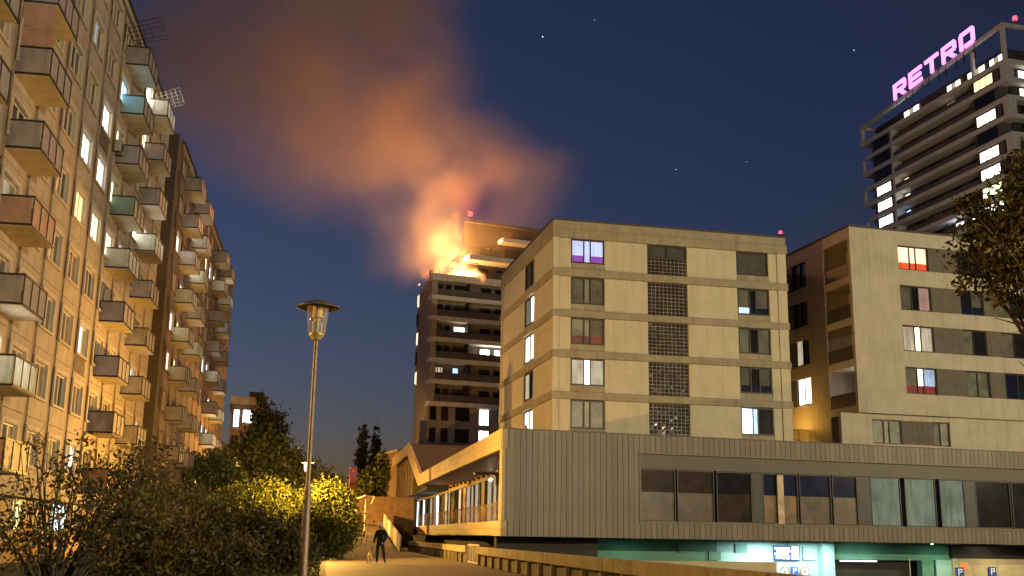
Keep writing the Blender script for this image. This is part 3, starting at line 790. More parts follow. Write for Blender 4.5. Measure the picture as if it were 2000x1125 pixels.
# rooftop letters
fs = FF.at(0, -.35, 0)
sign = root('rooftop_sign', FF.at(23, -.35, 81), 'glowing pink letter sign along the tower roof edge', 'sign')
def strokes(ch, w, h, t):
    if ch == 'E': return [(0, t * 1.15, 0, h), (t * 1.15, w, 0, t), (t * 1.15, w * .92, (h - t) / 2, (h + t) / 2), (t * 1.15, w, h - t, h)]
    if ch == 'T': return [(0, w, h - t, h), (w / 2 - t * .6, w / 2 + t * .6, 0, h - t)]
    if ch == 'R': return [(0, t * 1.15, 0, h), (t * 1.15, w - .25, h - t, h), (w - t * 1.15, w, h * .46, h - t * .6), (t * 1.15, w - .25, h * .36, h * .36 + t)]
    if ch == 'O': return [(0, t * 1.15, 0, h - .3), (.3, w - .3, h - t, h), (w - t * 1.15, w, .3, h - .3), (t * 2.0, w - .3, 0, t)]
x = 11.8
lw, lh, lt = 3.75, 3.0, .62
for i, ch in enumerate('RETRO'):
    zb = 81.9 + (x - 11.8) / 22.8 * 1.5
    m = MB()
    sh = (1.5 / 22.8)
    for (a, b, c, d) in strokes(ch, lw, lh, lt):
        m.add([(x + a, 0, zb + c + a * sh), (x + b, 0, zb + c + b * sh), (x + b, .3, zb + c + b * sh), (x + a, .3, zb + c + a * sh),
               (x + a, 0, zb + d + a * sh), (x + b, 0, zb + d + b * sh), (x + b, .3, zb + d + b * sh), (x + a, .3, zb + d + a * sh)],
              [(0, 3, 2, 1), (4, 5, 6, 7), (0, 1, 5, 4), (1, 2, 6, 5), (2, 3, 7, 6), (3, 0, 4, 7)])
    if ch == 'R':
        m.add([(x + 1.5, .001, zb + lh * .36 + .1), (x + 2.6, .001, zb + lh * .36 + .15), (x + lw, .001, zb + .25), (x + lw - 1.15, .001, zb + .2),
               (x + 1.5, .299, zb + lh * .36 + .1), (x + 2.6, .299, zb + lh * .36 + .15), (x + lw, .299, zb + .25), (x + lw - 1.15, .299, zb + .2)],
              [(0, 3, 2, 1), (4, 5, 6, 7), (0, 1, 5, 4), (1, 2, 6, 5), (2, 3, 7, 6), (3, 0, 4, 7)][:2] + [(0, 1, 5, 4), (1, 2, 6, 5), (2, 3, 7, 6), (3, 0, 4, 7)])
    m.build('letter', 'sign_pink', sign, fs)
    m = MB()
    for dx in (.4, lw - .5): m.box(x + dx, x + dx + .12, .32, .44, 80.5, zb + .6)
    m.build('bracket', 'iron', sign, fs)
    x += lw + 1.0

# ================================================================= CLAD HALL BESIDE THE PATH
FH = Fr(-.35, 58.0, 17)
bH = root('clad_hall', FH, 'low hall clad in bronze vertical boards, overhanging above a lit passage', 'building')
ZB, ZT, LH, DH = 1.3, 6.98, 44.0, 16.0
# the side of the hall runs along the path
sHM = FH.M @ Matrix.Rotation(R(100 - 17), 4, 'Z')
FHs = Fr(0, 0, 0); FHs.M = sHM                                 # x along the side (away), y to the LEFT (outside)
MB().prism([(5.0, 1.6), (LH, 1.6), (LH, DH), (6.8, DH)], 'z', ZB + .05, ZT - .08).build('core', 'dark_core', bH, FH)
MB().box(.35, LH, .06, 1.6, ZT - .07, ZT - .02).build('roof', 'roof_felt', bH, FH)
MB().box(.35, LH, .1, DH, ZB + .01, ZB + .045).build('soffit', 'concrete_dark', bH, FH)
cl = ['clad', 'clad2', 'clad3']
BW = .33
def board(u, z0, z1, tagk):
    k = random.choice(cl)
    me = shared(('board', tagk, k), lambda: MB().box(.012, BW - .012, .0, .05, z0, z1).mesh('board', k))
    link('board', me, bH, FH.at(u, random.uniform(0, .012), 0))
n = int(8.0 / BW)
for i in range(n): board(.02 + i * BW, ZB, ZT - .06, 'full')
MB().box(0, 8, .065, .3, ZB + .01, ZT - .07).build('backing', 'dark_core', bH, FH)
u = .02 + n * BW
while u < 38:
    board(u, 5.97, ZT - .06, 'top'); board(u, ZB, 2.15, 'low'); u += BW
MB().box(-.03, LH, -.03, .1, ZT - .055, ZT).build('coping', 'clad_plain', bH, FH)
MB().box(8, LH, .066, .3, 5.97, ZT - .07).box(8, LH, .066, .3, ZB + .01, 2.15).build('backing', 'dark_core', bH, FH)
# ribbon window recess
MB().box(7.96, LH, .16, .3, 5.1, 5.95).build('recess_lintel', 'clad_plain', bH, FH)
MB().box(7.9, 8.0, -.04, .3, 2.15, 5.97).box(7.9, LH, -.04, .12, 5.9, 5.97).box(7.9, LH, -.06, .3, 2.14, 2.23).build('recess_frame', 'clad', bH, FH)
ribbon = [(8.0, 10.2, 'glass_brown', 'blind_brown'), (10.3, 12.6, 'glass_brown', 'blind_brown'), (12.75, 15.0, 'glass_dark', 'glass_brown'), (15.7, 18.0, 'glass_navy', 'curtain_brown'), (18.1, 20.2, 'glass_navy', 'blind_brown'),
          (20.3, 22.0, 'glass_navy', 'blind_brown'), (22.9, 25.0, 'lit_dimgreen', 'lit_dimgreen'), (25.3, 27.5, 'lit_dimgreen', 'lit_dimgreen'), (27.8, 29.6, 'lit_dimgreen', 'lit_dimgreen'), (30.4, 33, 'glass_dark', 'glass_dark'), (33.1, 36, 'glass_dark', 'glass_dark'), (36.1, 40, 'glass_dark', 'glass_dark')]
for (a, b, m1, m2) in ribbon:
    window(bH, FH, a, b, 2.24, 5.08, [(1, m1, m2)], low=.56, vr=.24, bar=.06)
for a, b in ((15.02, 15.68), (22.02, 22.88), (29.62, 30.38)):
    MB().box(a, b, .2, .3, 2.24, 5.08).build('mullion_panel', 'frame_dark', bH, FH)
MB().box(16.6, 17.0, .1, .2, 2.24, 5.0).build('window_post', 'curtain_warm', bH, FH)
# side elevation along the path: timber fascia, recessed glazing, lower fascia
LS = 47.0
for j, (z0, z1) in enumerate(((5.9, 6.26), (6.27, 6.62), (6.63, 6.98))):
    for i in range(8):
        MB().box(i * LS / 8 + .01, (i + 1) * LS / 8 - .01, -.25, .02 + .004 * ((i + j) % 3), z0, z1).build('fascia_board', ('timber', 'timber2')[(i + 2 * j) % 2], bH, FHs)
for j, (z0, z1) in enumerate(((1.3, 1.7), (1.71, 2.1))):
    for i in range(8):
        MB().box(i * LS / 8 + .01, (i + 1) * LS / 8 - .01, -.25, .02 + .004 * ((i + j) % 3), z0, z1).build('fascia_board', ('timber2', 'timber')[(i + j) % 2], bH, FHs)
MB().prism([(.0, .03), (.75, .03), (.95, -3.2), (.5, -3.2)], 'z', 2.11, 5.89).build('end_pier', 'timber', bH, FHs)
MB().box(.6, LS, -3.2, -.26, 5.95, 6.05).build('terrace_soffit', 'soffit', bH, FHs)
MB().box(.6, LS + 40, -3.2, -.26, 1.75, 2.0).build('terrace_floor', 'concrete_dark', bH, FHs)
MB().box(.8, LS + 38, -4.2, -3.2, 5.5, 6.1).box(.8, LS + 38, -4.2, -3.25, 1.32, 2.2).build('terrace_wall', 'stucco', bH, FHs)
MB().box(1.2, LS + 38, -6, -4.2, 1.35, 6.2).build('terrace_back', 'dark_core', bH, FHs)
MB().box(2.2, LS, -14, -.26, 6.81, 6.95).build('side_roof', 'roof_felt', bH, FHs)
u = 1.0
rh = random.Random(4)
while u < 84:
    w = rh.choice((1.3, 1.9, 2.5, 2.9))
    k = rh.choice(['curtain_warm', 'lit_dimcream', 'lit_dimcream', 'glass_dark', 'glass_dark', 'lit_dimcream', 'lit_hall'])
    if 56 < u < 60: k = 'lit_cold'
    if u > 66: k = rh.choice(['lit_cool', 'curtain_warm', 'glass_dark'])
    flip = Fr(0, 0, 0); flip.M = FHs.M @ Matrix.Translation((u + w, -3.2, 0)) @ Matrix.Rotation(R(180), 4, 'Z')
    window(bH, flip, 0, w, 2.2, 5.5, [(1, k)], vr=.05, bar=.1, transom=3.6)
    u += w + rh.choice((.02, .35, .8))
for i in range(20):
    u = 19 + i * 2.6
    MB().box(u, u + .35, -3.2, -2.95, 5.72, 5.9).build('downlight', 'frame_dark', bH, FHs)
for i in range(18):
    MB().box(1 + i * 2.55, 3.5 + i * 2.55, -.12, -.10, 2.11, 3.1).build('glass_panel', 'balustrade', bH, FHs)
MB().box(20, 20.3, -3.2, -1.4, 5.55, 5.75).box(20, 20.3, -3.2, -2.9, 4.9, 5.55).build('wall_bracket', 'frame_dark', bH, FHs)
MB().lathe([(0, 0), (.09, .02), (.12, .1), (.09, .18), (0, .2)], n=10).build('wall_lamp', 'ceiling_lamp', bH, FHs.at(21.5, -2.8, 5.2))
# far gabled end: the fascia folds up
po = [(47.0, 5.9), (47.0, 7.02), (62.0, 11.1), (88, 11.1), (88, 5.6), (86.6, 5.6), (86.6, 9.9), (62.7, 9.9), (48.4, 5.9)]
MB().prism(po, 'y', -.25, .03).build('gable_fascia', 'timber2', bH, FHs)
MB().prism([(47.05, 6.9), (62.0, 11.0), (88, 11.0), (88, 10.9), (62.1, 10.9), (47.3, 6.8)], 'y', -14, -.26).build('gable_roof', 'roof_felt', bH, FHs)
MB().prism([(48.6, 5.95), (62.75, 9.85), (86.5, 9.85), (86.5, 5.6)], 'y', -1.0, -.8).build('gable_glazing', 'glass_brown', bH, FHs)
for i in range(6):
    MB().box(64 + i * 4, 64.25 + i * 4, -.8, -.6, 5.6, 9.84).build('gable_mullion', 'timber2', bH, FHs)
MB().prism([(50.2, 5.65), (50.2, 6.5), (62, 10.0), (62, 10.8), (88, 10.8), (88, 5.65)], 'y', -14, -1.01).build('gable_core', 'dark_core', bH, FHs)
MB().box(3, 88, -6, -1.2, -3, 1.25).build('undercroft_wall', 'dark_core', bH, FHs)

MB().lathe([(.05, -1.2), (.05, .0), (.2, .04), (.27, .2), (.2, .38), (0, .45)], n=14).build('roof_vent', 'band', bH, Fr(.82, 64, 0, 7.35))
# passage under the hall, seen over the barrier
bU = root('passage_wall', FH.at(2, 5, -3), 'teal and green painted wall of the lit passage under the hall', 'wall')
zU = -3
MB().box(2.5, 3.2, 3.0, 8, -3, 1.28).box(.5, 4.5, 2.6, 3.0, -3, 1.28).build('dark_pier', 'dark_core', bU, FH)
MB().box(4.5, 15.2, 5.0, 5.3, -3, 1.28).build('green_bay', 'green_paint', bU, FH)
MB().box(4.5, 18.2, 3.2, 3.6, -3, .05).build('ledge_wall', 'ledge_cream', bU, FH)
MB().box(15.2, 23.4, 5.0, 5.3, -3, 1.28).build('teal_bay', 'teal_paint', bU, FH)
MB().box(22.2, 23.0, 4.4, 5.0, -3, 1.28).build('teal_column', 'teal_paint', bU, FH)
MB().box(23.4, 32, 5.0, 5.3, .2, 1.28).box(29.7, 30.6, 4.8, 5.3, -3, .2).build('green_lintel', 'green_paint', bU, FH)
MB().box(23.4, 31.9, 6.0, 6.2, -3, .2).build('back_wall', 'dark_core', bU, FH)
MB().box(30.7, 31.9, 4.7, 5.0, -3, .25).build('pale_column', 'teal_paint', bU, FH)
MB().box(31.9, 44, 4.6, 4.9, -3, .35).build('cream_bay', 'ledge_cream', bU, FH)
MB().box(32.0, 44, 4.7, 4.9, .36, 1.28).build('dark_lintel', 'frame_dark', bU, FH)
for (a, z) in ((12.6, .75), (14.6, .35), (16.4, .8)):
    MB().box(a, a + .8, 4.9, 4.99, z - .25, z + .25).build('vent', 'green_paint', bU, FH)
MB().box(23.6, 26.2, 4.6, 4.75, .1, .16).build('strip_lamp', 'strip_light', bU, FH)
MB().box(21.1, 22.0, 4.9, 4.98, .15, .95).build('grey_board', 'sign_grey', bU, FH)
MB().lathe([(0, 0), (.07, 0), (.07, .05), (0, .05)], n=10).build('spot_lamp', 'strip_light', bU, FH.at(27.3, .6, 1.22))
def area(name, fr, sx, sy, power, c, parent):
    d = bpy.data.lights.new(name, 'AREA'); d.shape = 'RECTANGLE'; d.size = sx; d.size_y = sy; d.energy = power; d.color = c
    o = bpy.data.objects.new(name, d); col.objects.link(o); o.parent = parent; o.matrix_local = WM[parent.name].inverted() @ fr.M
    WM[o.name] = fr.M.copy()
    return o
# fluorescent battens on the passage soffit
for (a, c, p) in ((18.0, (.78, .95, 1), 240), (21.5, (.7, 1, .94), 150), (30.9, (.6, 1, .75), 22), (9, (.5, 1, .8), 10), (26, (.5, 1, .75), 12), (35, (1, .85, .5), 25)):
    b = MB().box(a - .6, a + .6, 3.2, 3.35, 1.23, 1.29).build('batten', 'sign_white', bU, FH)
    area('batten_light', FH.at(a, 3.27, 1.2), 1.2, .15, p, c, b)
# signs in the passage
s1 = root('parking_display', FH.at(19.9, 4.8, .1), 'bright white lettered display board with blue edge on the teal wall', 'sign')
MB().box(19.0, 20.85, 4.86, 4.93, .12, 1.0).build('board', 'sign_blue', s1, FH)
m = MB()
for (a, b, c, d) in ((19.05, 20.1, .78, .9), (19.2, 20.15, .62, .72), (19.05, 20.0, .46, .56), (19.15, 19.5, .22, .4), (19.6, 19.75, .2, .42), (19.85, 20.1, .2, .42), (20.25, 20.75, .8, .94), (20.25, 20.75, .58, .74), (20.25, 20.75, .36, .52), (20.25, 20.75, .18, .3)):
    m.box(a, b, 4.83, 4.855, c, d)
m.build('lettering', 'sign_screen', s1, FH)
MB().box(20.0, 20.04, 4.88, 4.92, 1.0, 1.28).build('hanger', 'iron', s1, FH)
for (a, lb) in ((19.75, 'round white sign under the display board, beside the pale wall'), (21.15, 'round white sign under the display board, beside the teal column')):
    s2 = root('round_sign', FH.at(a, 4.9, -.9), lb, 'sign', 'round signs on the teal wall')
    f2 = FH.at(a, 4.93, -.55); f2.M = f2.M @ Matrix.Rotation(R(90), 4, 'X')
    MB().lathe([(0, .05), (.3, .05), (.3, 0), (0, 0)], n=24).build('disc', 'sign_white', s2, f2)
    MB().lathe([(.25, .051), (.25, .06), (.31, .06), (.31, .051)], n=24).build('rim', 'film_crimson', s2, f2)
    MB().box(-.03, .03, -.16, .16, .051, .06).box(-.1, .1, -.03, .03, .0505, .0595).build('mark', 'frame_dark', s2, f2)
def psign(u, v, z, s, label, grp=None):
    r_ = root('parking_sign', FH.at(u, v, z), label, 'sign', grp)
    MB().box(u - s, u + s, v, v + .04, z - s, z + s).build('plate', 'sign_blue', r_, FH)
    t = s * .22; y0, y1 = v - .012, v - .002
    MB().box(u - s * .45, u - s * .45 + t, y0, y1, z - s * .7, z + s * .7).box(u - s * .45 + t, u + s * .35, y0, y1, z + s * .48, z + s * .7).box(u - s * .45 + t, u + s * .35, y0, y1, z - s * .05, z + s * .17).box(u + s * .35, u + s * .35 + t, y0, y1, z - s * .05, z + s * .7).build('letter', 'sign_white', r_, FH)
psign(20.45, 4.92, -.5, .24, 'small blue P sign between the two round white signs')
psign(32.35, 4.5, -.5, .3, 'blue P sign beside the small orange square sign')
psign(34.9, 4.5, -.45, .3, 'blue P sign at the far end of the cream wall')
s3 = root('orange_sign', FH.at(32.7, 4.55, -.4), 'small orange lit square sign above a blue P sign', 'sign')
MB().box(32.45, 33.05, 4.53, 4.59, -.35, .1).build('plate', 'sign_orange', s3, FH)
MB().box(32.42, 33.08, 4.545, 4.6, -.38, .13).build('frame', 'frame_light', s3, FH)
for (u, v, lb) in ((26.3, 1.5, 'thin white pole in front of the dark garage opening'), (33.3, 2.2, 'thin white pole in front of the cream wall')):
    pr = root('flag_pole', FH.at(u, v, -3), lb, 'pole', 'thin white poles by the passage')
    MB().tube((u, v, -3), (u, v, .25), .035, .025).build('shaft', 'white_metal', pr, FH)
    MB().lathe([(0, 0), (.05, .02), (.05, .06), (0, .08)], (u, v, .25), n=10).build('finial', 'white_metal', pr, FH)

# ================================================================= CONCRETE BARRIER AND GATE
def barrier(u0, u1, label):
    r_ = root('concrete_barrier', fp.at(u0, 0, 0), label, 'barrier')
    L = u1 - u0; k = max(1, int(round(L / 8)))
    for i in range(k):
        a, b = u0 + L * i / k, u0 + L * (i + 1) / k
        MB().box(a + .008, b - .008, -.12, .16, .46, .80).build('coping', 'concrete', r_, fp, bevel=.03)
    pm = shared('bpost', lambda: MB().box(-.06, .06, -.08, .1, -.03, .47).mesh('post', 'concrete'))
    n = int(L / 2)
    for i in range(n + 1): link('post', pm, r_, fp.at(u0 + .1 + i * (L - .2) / n, 0, 0))
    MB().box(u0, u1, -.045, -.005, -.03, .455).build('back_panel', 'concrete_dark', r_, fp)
barrier(-62, -.1, 'long low concrete barrier on short posts beside the path, ending at the white gate')
barrier(4.0, 42, 'low concrete barrier beyond the white gate, running towards the ramp')
gt = root('metal_gate', fp.at(2, 0, 0), 'small white metal gate panel in the gap of the barrier', 'gate')
MB().box(.05, 3.9, .0, .05, .84, .90).box(.05, 3.9, .0, .05, .02, .08).box(.05, .11, 0, .05, .08, .84).box(3.84, 3.9, 0, .05, .08, .84).build('gate_frame', 'white_metal', gt, fp)
for i in range(3): MB().box(.95 + i * .98, 1.0 + i * .98, 0, .05, .08, .84).build('bar', 'white_metal', gt, fp)
for i in range(4): MB().box(.12 + i * .97, .93 + i * .97, .015, .03, .1, .82).build('infill', 'clad_plain', gt, fp)

# ================================================================= RAMP, HOARDING, PYLON BEHIND THE WALKER
fr_ = fp.at(34, 0, 0)
MB()
rp = MB().prism([(0, 0), (26, 2.2), (26, -.3), (0, -.3)], 'y', 1.5, 6.2).build('ramp', 'paving', None, fr_); tag(rp, kind='structure')
for (v, lb) in ((1.2, 'pale ramp parapet next to the concrete barrier'), (6.3, 'pale ramp parapet next to the lit bush')):
    r_ = root('ramp_parapet', fr_.at(0, v, 0), lb, 'parapet', 'parapets of the ramp')
    for i in range(6):
        a, b = i * 4.3, i * 4.3 + 4.26
        MB().prism([(a, .085 * a - .3), (b, .085 * b - .3), (b, .085 * b + 1.15), (a, .085 * a + 1.15)], 'y', v, v + .12).build('panel', 'sign_white' if i % 2 else 'concrete', r_, fr_)
ho = root('hoarding', fr_.at(27, 0, 0), 'brown board hoarding across the top of the ramp', 'fence')
for i in range(7):
    MB().box(27, 27.1, -1.8 + i * 1.5, -.32 + i * 1.5, 0, 5.0).build('board', 'hoarding', ho, fr_)
m = MB()
for i in range(8): m.box(27.1, 27.2, -1.86 + i * 1.5, -1.74 + i * 1.5, 0, 5.1)
m.build('frame', 'bark', ho, fr_)
fpy = Fr(-14.0, 98, 14)
py = root('pylon_sign', fpy, 'tall red pylon sign with pale upright lettering and yellow foot', 'sign')
MB().box(-.34, .34, -.15, .15, 3.3, 7.2).build('panel', 'sign_red', py, fpy, bevel=.03)
MB().box(-.34, .34, -.15, .15, 0, 3.28).build('foot', 'sign_yellow', py, fpy)
for i, ch in enumerate('RETRO'):
    m = MB()
    for (a, b, c, d) in strokes(ch, .36, .36, .08): m.box(-.18 + min(a, b), -.18 + max(a, b), -.17, -.152, 5.6 - i * .5 + min(c, d), 5.6 - i * .5 + max(c, d))
    m.build('letter', 'panel_trim', py, fpy)
MB().lathe([(0, 0), (.06, .02), (.06, .1), (0, .12)], (0, -.1, 6.7), n=8).build('indicator_light', 'red_beacon', py, fpy)
# arm lamp by the hoarding
fal = fr_.at(18, 3.4, 1.4)
al = root('arm_lamp', fal, 'unlit lamp post with two slanting arms before the brown hoarding', 'street lamp')
MB().tube((0, 0, 0), (0, 0, 3.4), .09, .07).build('pole', 'white_metal', al, fal)
MB().tube((0, 0, 3.35), (-.0, 1.5, 2.7), .12, .18).build('reflector_arm', 'sign_white', al, fal)
MB().tube((0, 0, 3.35), (0, -.8, 3.3), .06).tube((0, -.8, 3.3), (0, -.5, 2.6), .05).build('hook_arm', 'white_metal', al, fal)

# ================================================================= STREET LAMPS
def light(name, kind, loc, power, c, radius, parent):
    d = bpy.data.lights.new(name, kind); d.energy = power; d.color = c; d.shadow_soft_size = radius
    o = bpy.data.objects.new(name, d); col.objects.link(o)
    o.parent = parent; o.matrix_local = WM[parent.name].inverted() @ Matrix.Translation(loc)
    return o

def street_lamp(x, y, label, lit_=0, hgt=5.0, mats=('pole', 'hat'), glow='lamp_glow', det=True):
    fr = Fr(x, y, 0)
    r_ = root('street_lamp', fr, label, 'street lamp', 'hat lamps along the path')
    h = hgt - .62; q = .8                                # lantern foot, vertical scale of the lantern
    Zq = lambda prof: [(r, h + z * q) for r, z in prof]
    MB().lathe([(.075, -.03), (.062, 1.95), (.056, 1.98), (.04, 2.04), (.034, h)], n=14).build('pole', mats[0], r_, fr, smooth=True)
    MB().lathe(Zq([(.06, -.02), (.08, 0), (.08, .03), (.125, .08), (.13, .13), (.06, .14)]), n=18).build('cup', 'brass', r_, fr, smooth=True)
    MB().lathe(Zq([(0, .82), (.10, .81), (.16, .765), (.235, .745), (.34, .67), (.35, .655), (.33, .662), (.2, .715), (0, .72)]), n=28).build('hat', mats[1], r_, fr, smooth=True)
    MB().lathe(Zq([(.128, .12), (.148, .16), (.168, .5), (.182, .71)]), n=24).build('lantern_glass', 'lantern_lit' if lit_ else 'clear_glass', r_, fr, smooth=True)
    if lit_:
        MB().lathe(Zq([(0, .40), (.09, .41), (.12, .47), (.135, .6), (.13, .68), (0, .69)]), n=14).build('bulb', glow, r_, fr, smooth=True)
        light('lamp_light', 'POINT', Vector((x, y, h + .27 * q)), lit_, SODIUM, .05, r_)
    else:
        MB().lathe(Zq([(.03, .13), (.035, .35), (.05, .37), (.05, .42), (.085, .45), (.085, .68), (.02, .69)]), n=14).build('gear_tray', 'brass', r_, fr)
        for a in range(4):
            t = a * math.pi / 2 + .4
            MB().tube((.07 * math.cos(t), .07 * math.sin(t), h + .13 * q), (.07 * math.cos(t), .07 * math.sin(t), h + .36 * q), .012, n=6).build('rod', 'white_metal', r_, fr)
    return r_
street_lamp(-3.18, 17.3, 'near unlit street lamp with wide hat, clear lantern and tall slender pole')
street_lamp(-10.65, 57.5, 'lit yellow street lamp above the bright green bush', 10500)
street_lamp(-18.6, 100, 'farther lit street lamp seen just under the brighter lamp', 10000)
street_lamp(-25.6, 141, 'small distant street lamp glowing low between the bushes', 9000)
street_lamp(-10.2, 17.0, 'added street lamp out of view on the left, lighting the beige block', 2600)  # added past the left edge to light the lower facade
street_lamp(15.5, 13.5, 'added street lamp out of view on the right, lighting the olive tree', 3000)  # added past the right edge to light the boughs and barrier
# masts added out of view, right and behind, to light the facades
def mast(x, y, power, label):
    fr = Fr(x, y, math.degrees(math.atan2(45 - y, -5 - x)))
    r_ = root('fill_mast', fr, label, 'street lamp', 'added fill light masts')
    MB().lathe([(.16, -3.0), (.14, 2), (.08, 13)], n=12).build('pole', 'pole', r_, fr, smooth=True)
    MB().tube((0, 0, 12.9), (1.8, 0, 13.4), .06, .05).build('arm', 'pole', r_, fr)
    MB().box(1.6, 2.5, -.2, .2, 13.38, 13.55).build('head', 'iron', r_, fr, bevel=.04)
    MB().box(1.7, 2.4, -.14, .14, 13.34, 13.375).build('lens', 'fill_mast_glow', r_, fr)
    p = fr.M @ Vector((2.05, 0, 13.1))
    light('fill_mast_light', 'POINT', p, power, STREET, .15, r_)
light('terrace_fill_light', 'POINT', TERRACE_FILL[1], 190, SODIUM, .12, TERRACE_FILL[0])  # added light for the right building's side wall
mast(51, -12, 72000, 'tall added light mast out of view behind the viewer')
mast(70, 36, 24000, 'tall added light mast out of view on the right')

# ================================================================= BEACONS
def beacon(x, y, z, label, power, r=.22):
    fr = Fr(x, y, 0, z)
    r_ = root('warning_beacon', fr, label, 'beacon', 'red aviation beacons')
    MB().lathe([(.06, -.8), (.06, 0), (.2, .02), (.2, .06), (0, .06)], n=10).build('mount', 'iron', r_, fr)
    MB().lathe([(0, .06), (r * .8, .08), (r, .06 + r), (r * .7, .06 + 1.8 * r), (0, .06 + 2.1 * r)], n=14).build('lens', 'red_beacon', r_, fr, smooth=True)
    light('beacon_light', 'POINT', Vector((x, y, z + .9)), power, (1, .03, .05), .15, r_)
pg = FG.M @ Vector((6.4, 2.4, 47.9)); beacon(pg.x, pg.y, pg.z, 'red warning light on the dark roof above the fire', 600, .35)
pf = FF.M @ Vector((LF - .3, 3, 84.7)); beacon(pf.x, pf.y, pf.z, 'red warning light on the tower crown', 500, .4)
pd = FD.M @ Vector((WD - .1, .5, 24.75)); beacon(pd.x, pd.y, pd.z, 'red warning light at the roof corner of the cream building', 14, .15)

# ================================================================= DISTANT HOUSE
FC = Fr(-39.4, 152, 14)
bC = root('distant_house', FC, 'distant flat block with two cold lit windows behind dark trees', 'building')
MB().box(0, 4.8, 0, 12, -1, 18.9).build('wall', 'panel_red', bC, FC)
MB().box(-.2, 5.0, -.2, 12, 18.91, 20.0).build('cornice', 'g_wall', bC, FC)
MB().box(2.4, 4.4, 2, 8, 20.01, 21.0).build('roof_hut', 'g_dark', bC, FC)
for (a, b, z0, z1, mt) in ((.35, 1.25, 15.6, 18.2, 'lit_cold'), (1.6, 3.0, 16.2, 18.2, 'lit_cold'), (.35, 1.25, 12.4, 14.4, 'glass_dark'), (1.6, 3.0, 12.4, 14.4, 'glass_dark'), (.35, 1.25, 9.4, 11.4, 'glass_dark'), (1.6, 3.0, 9.4, 11.4, 'blind_grey')):
    window(bC, FC, a, b, z0, z1, [(1, mt), (1, mt)], vr=-.12, bar=.1)

# ================================================================= VEGETATION
def leaves(name, blobs, n, size, mat, parent, fr, seed, asp=2.0, clump=1.0, shell=.55, droop=.0):
    """leaf-sized quads scattered through lumpy blobs; clumps leave gaps"""
    r_ = np.random.default_rng(seed)
    B = np.array(blobs, float)
    vol = B[:, 3] * B[:, 4] * B[:, 5]
    idx = r_.choice(len(B), size=n, p=vol / vol.sum())
    nc = max(6, int(n / 45))
    cidx = r_.choice(len(B), size=nc, p=vol / vol.sum())
    d = r_.normal(size=(nc, 3)); d /= np.linalg.norm(d, axis=1)[:, None]
    rad = (shell + (1 - shell) * r_.random(nc)) ** .7 * r_.uniform(.82, 1.1, nc)
    cc = B[cidx, :3] + d * rad[:, None] * B[cidx, 3:6]
    w = r_.integers(0, nc, n)
    spread = (vol[cidx[w]] ** (1 / 3)) * .17 * clump
    P = cc[w] + r_.normal(size=(n, 3)) * spread[:, None]
    loose = r_.random(n) < .12
    dl = r_.normal(size=(n, 3)); dl /= np.linalg.norm(dl, axis=1)[:, None]
    P[loose] = (B[idx, :3] + dl * B[idx, 3:6] * (r_.random(n) ** .4)[:, None] * 1.06)[loose]
    a = r_.normal(size=(n, 3)); a[:, 2] -= droop; a /= np.linalg.norm(a, axis=1)[:, None]
    b = np.cross(a, r_.normal(size=(n, 3))); b /= np.linalg.norm(b, axis=1)[:, None]
    s = size * r_.uniform(.55, 1.35, n)
    a *= (s * asp / 2)[:, None]; b *= (s / 2)[:, None]
    nrm = np.cross(a, b); nrm /= (np.linalg.norm(nrm, axis=1) + 1e-9)[:, None]
    V = np.stack([P - a, P + b - nrm * (s * .15)[:, None], P + a, P - b - nrm * (s * .15)[:, None]], 1).reshape(-1, 3)
    V = V[np.isfinite(V).all(1).reshape(-1, 4).all(1).repeat(4)]
    k = len(V) // 4
    me = bpy.data.meshes.new(name)
    me.vertices.add(4 * k); me.vertices.foreach_set('co', V.astype(np.float32).ravel())
    me.loops.add(4 * k); me.loops.foreach_set('vertex_index', np.arange(4 * k, dtype=np.int32))
    me.polygons.add(k); me.polygons.foreach_set('loop_start', np.arange(0, 4 * k, 4, dtype=np.int32))
    try: me.polygons.foreach_set('loop_total', np.full(k, 4, dtype=np.int32))
    except Exception: pass
    me.update(calc_edges=True); me.validate()
    me.materials.append(M_(mat))
    return link(name, me, parent, fr)

def limbs(name, base, tips, r0, parent, fr, seed, wig=.25, segs=4):
    rr = random.Random(seed); m = MB()
    for t in tips:
        p = Vector(base) + Vector((rr.uniform(-.05, .05), rr.uniform(-.05, .05), 0)); q = Vector(t); L = (q - p).length
        prev = p
        for i in range(1, segs + 1):
            k = i / segs
            c = p.lerp(q, k) + Vector((rr.uniform(-1, 1), rr.uniform(-1, 1), rr.uniform(-.3, .5))) * wig * L * .12 * (1 if i < segs else 0)
            m.tube(prev, c, r0 * (1 - .85 * (i - 1) / segs), r0 * (1 - .85 * k), n=5, caps=False)
            if i > 1 and rr.random() < .8:
                tw = c + Vector((rr.uniform(-1, 1), rr.uniform(-1, 1), rr.uniform(.2, 1))) * L * .16
                m.tube(c, tw, r0 * .3, r0 * .08, n=4, caps=False)
            prev = c
    return m.build(name, 'bark', parent, fr)

def shrub(x, y, label, blobs, n, size, mat, seed, tips=12, r0=.035, grp='shrubs on the lawn', name='shrub', asp=2.0, clump=1.0, shell=.55):
    fr = Fr(x, y, 0)
    r_ = root(name, fr, label, 'shrub', grp)
    leaves('foliage', blobs, n, size, mat, r_, fr, seed, asp, clump, shell)
    rr = random.Random(seed); T = []
    for i in range(tips):
        b = rr.choice(blobs); v = Vector((rr.gauss(0, 1), rr.gauss(0, 1), abs(rr.gauss(0, 1)))).normalized()
        T.append((b[0] + v.x * b[3] * .9, b[1] + v.y * b[4] * .9, b[2] + v.z * b[5] * .95))
    limbs('stem', (0, 0, 0), T, r0, r_, fr, seed)
    return r_

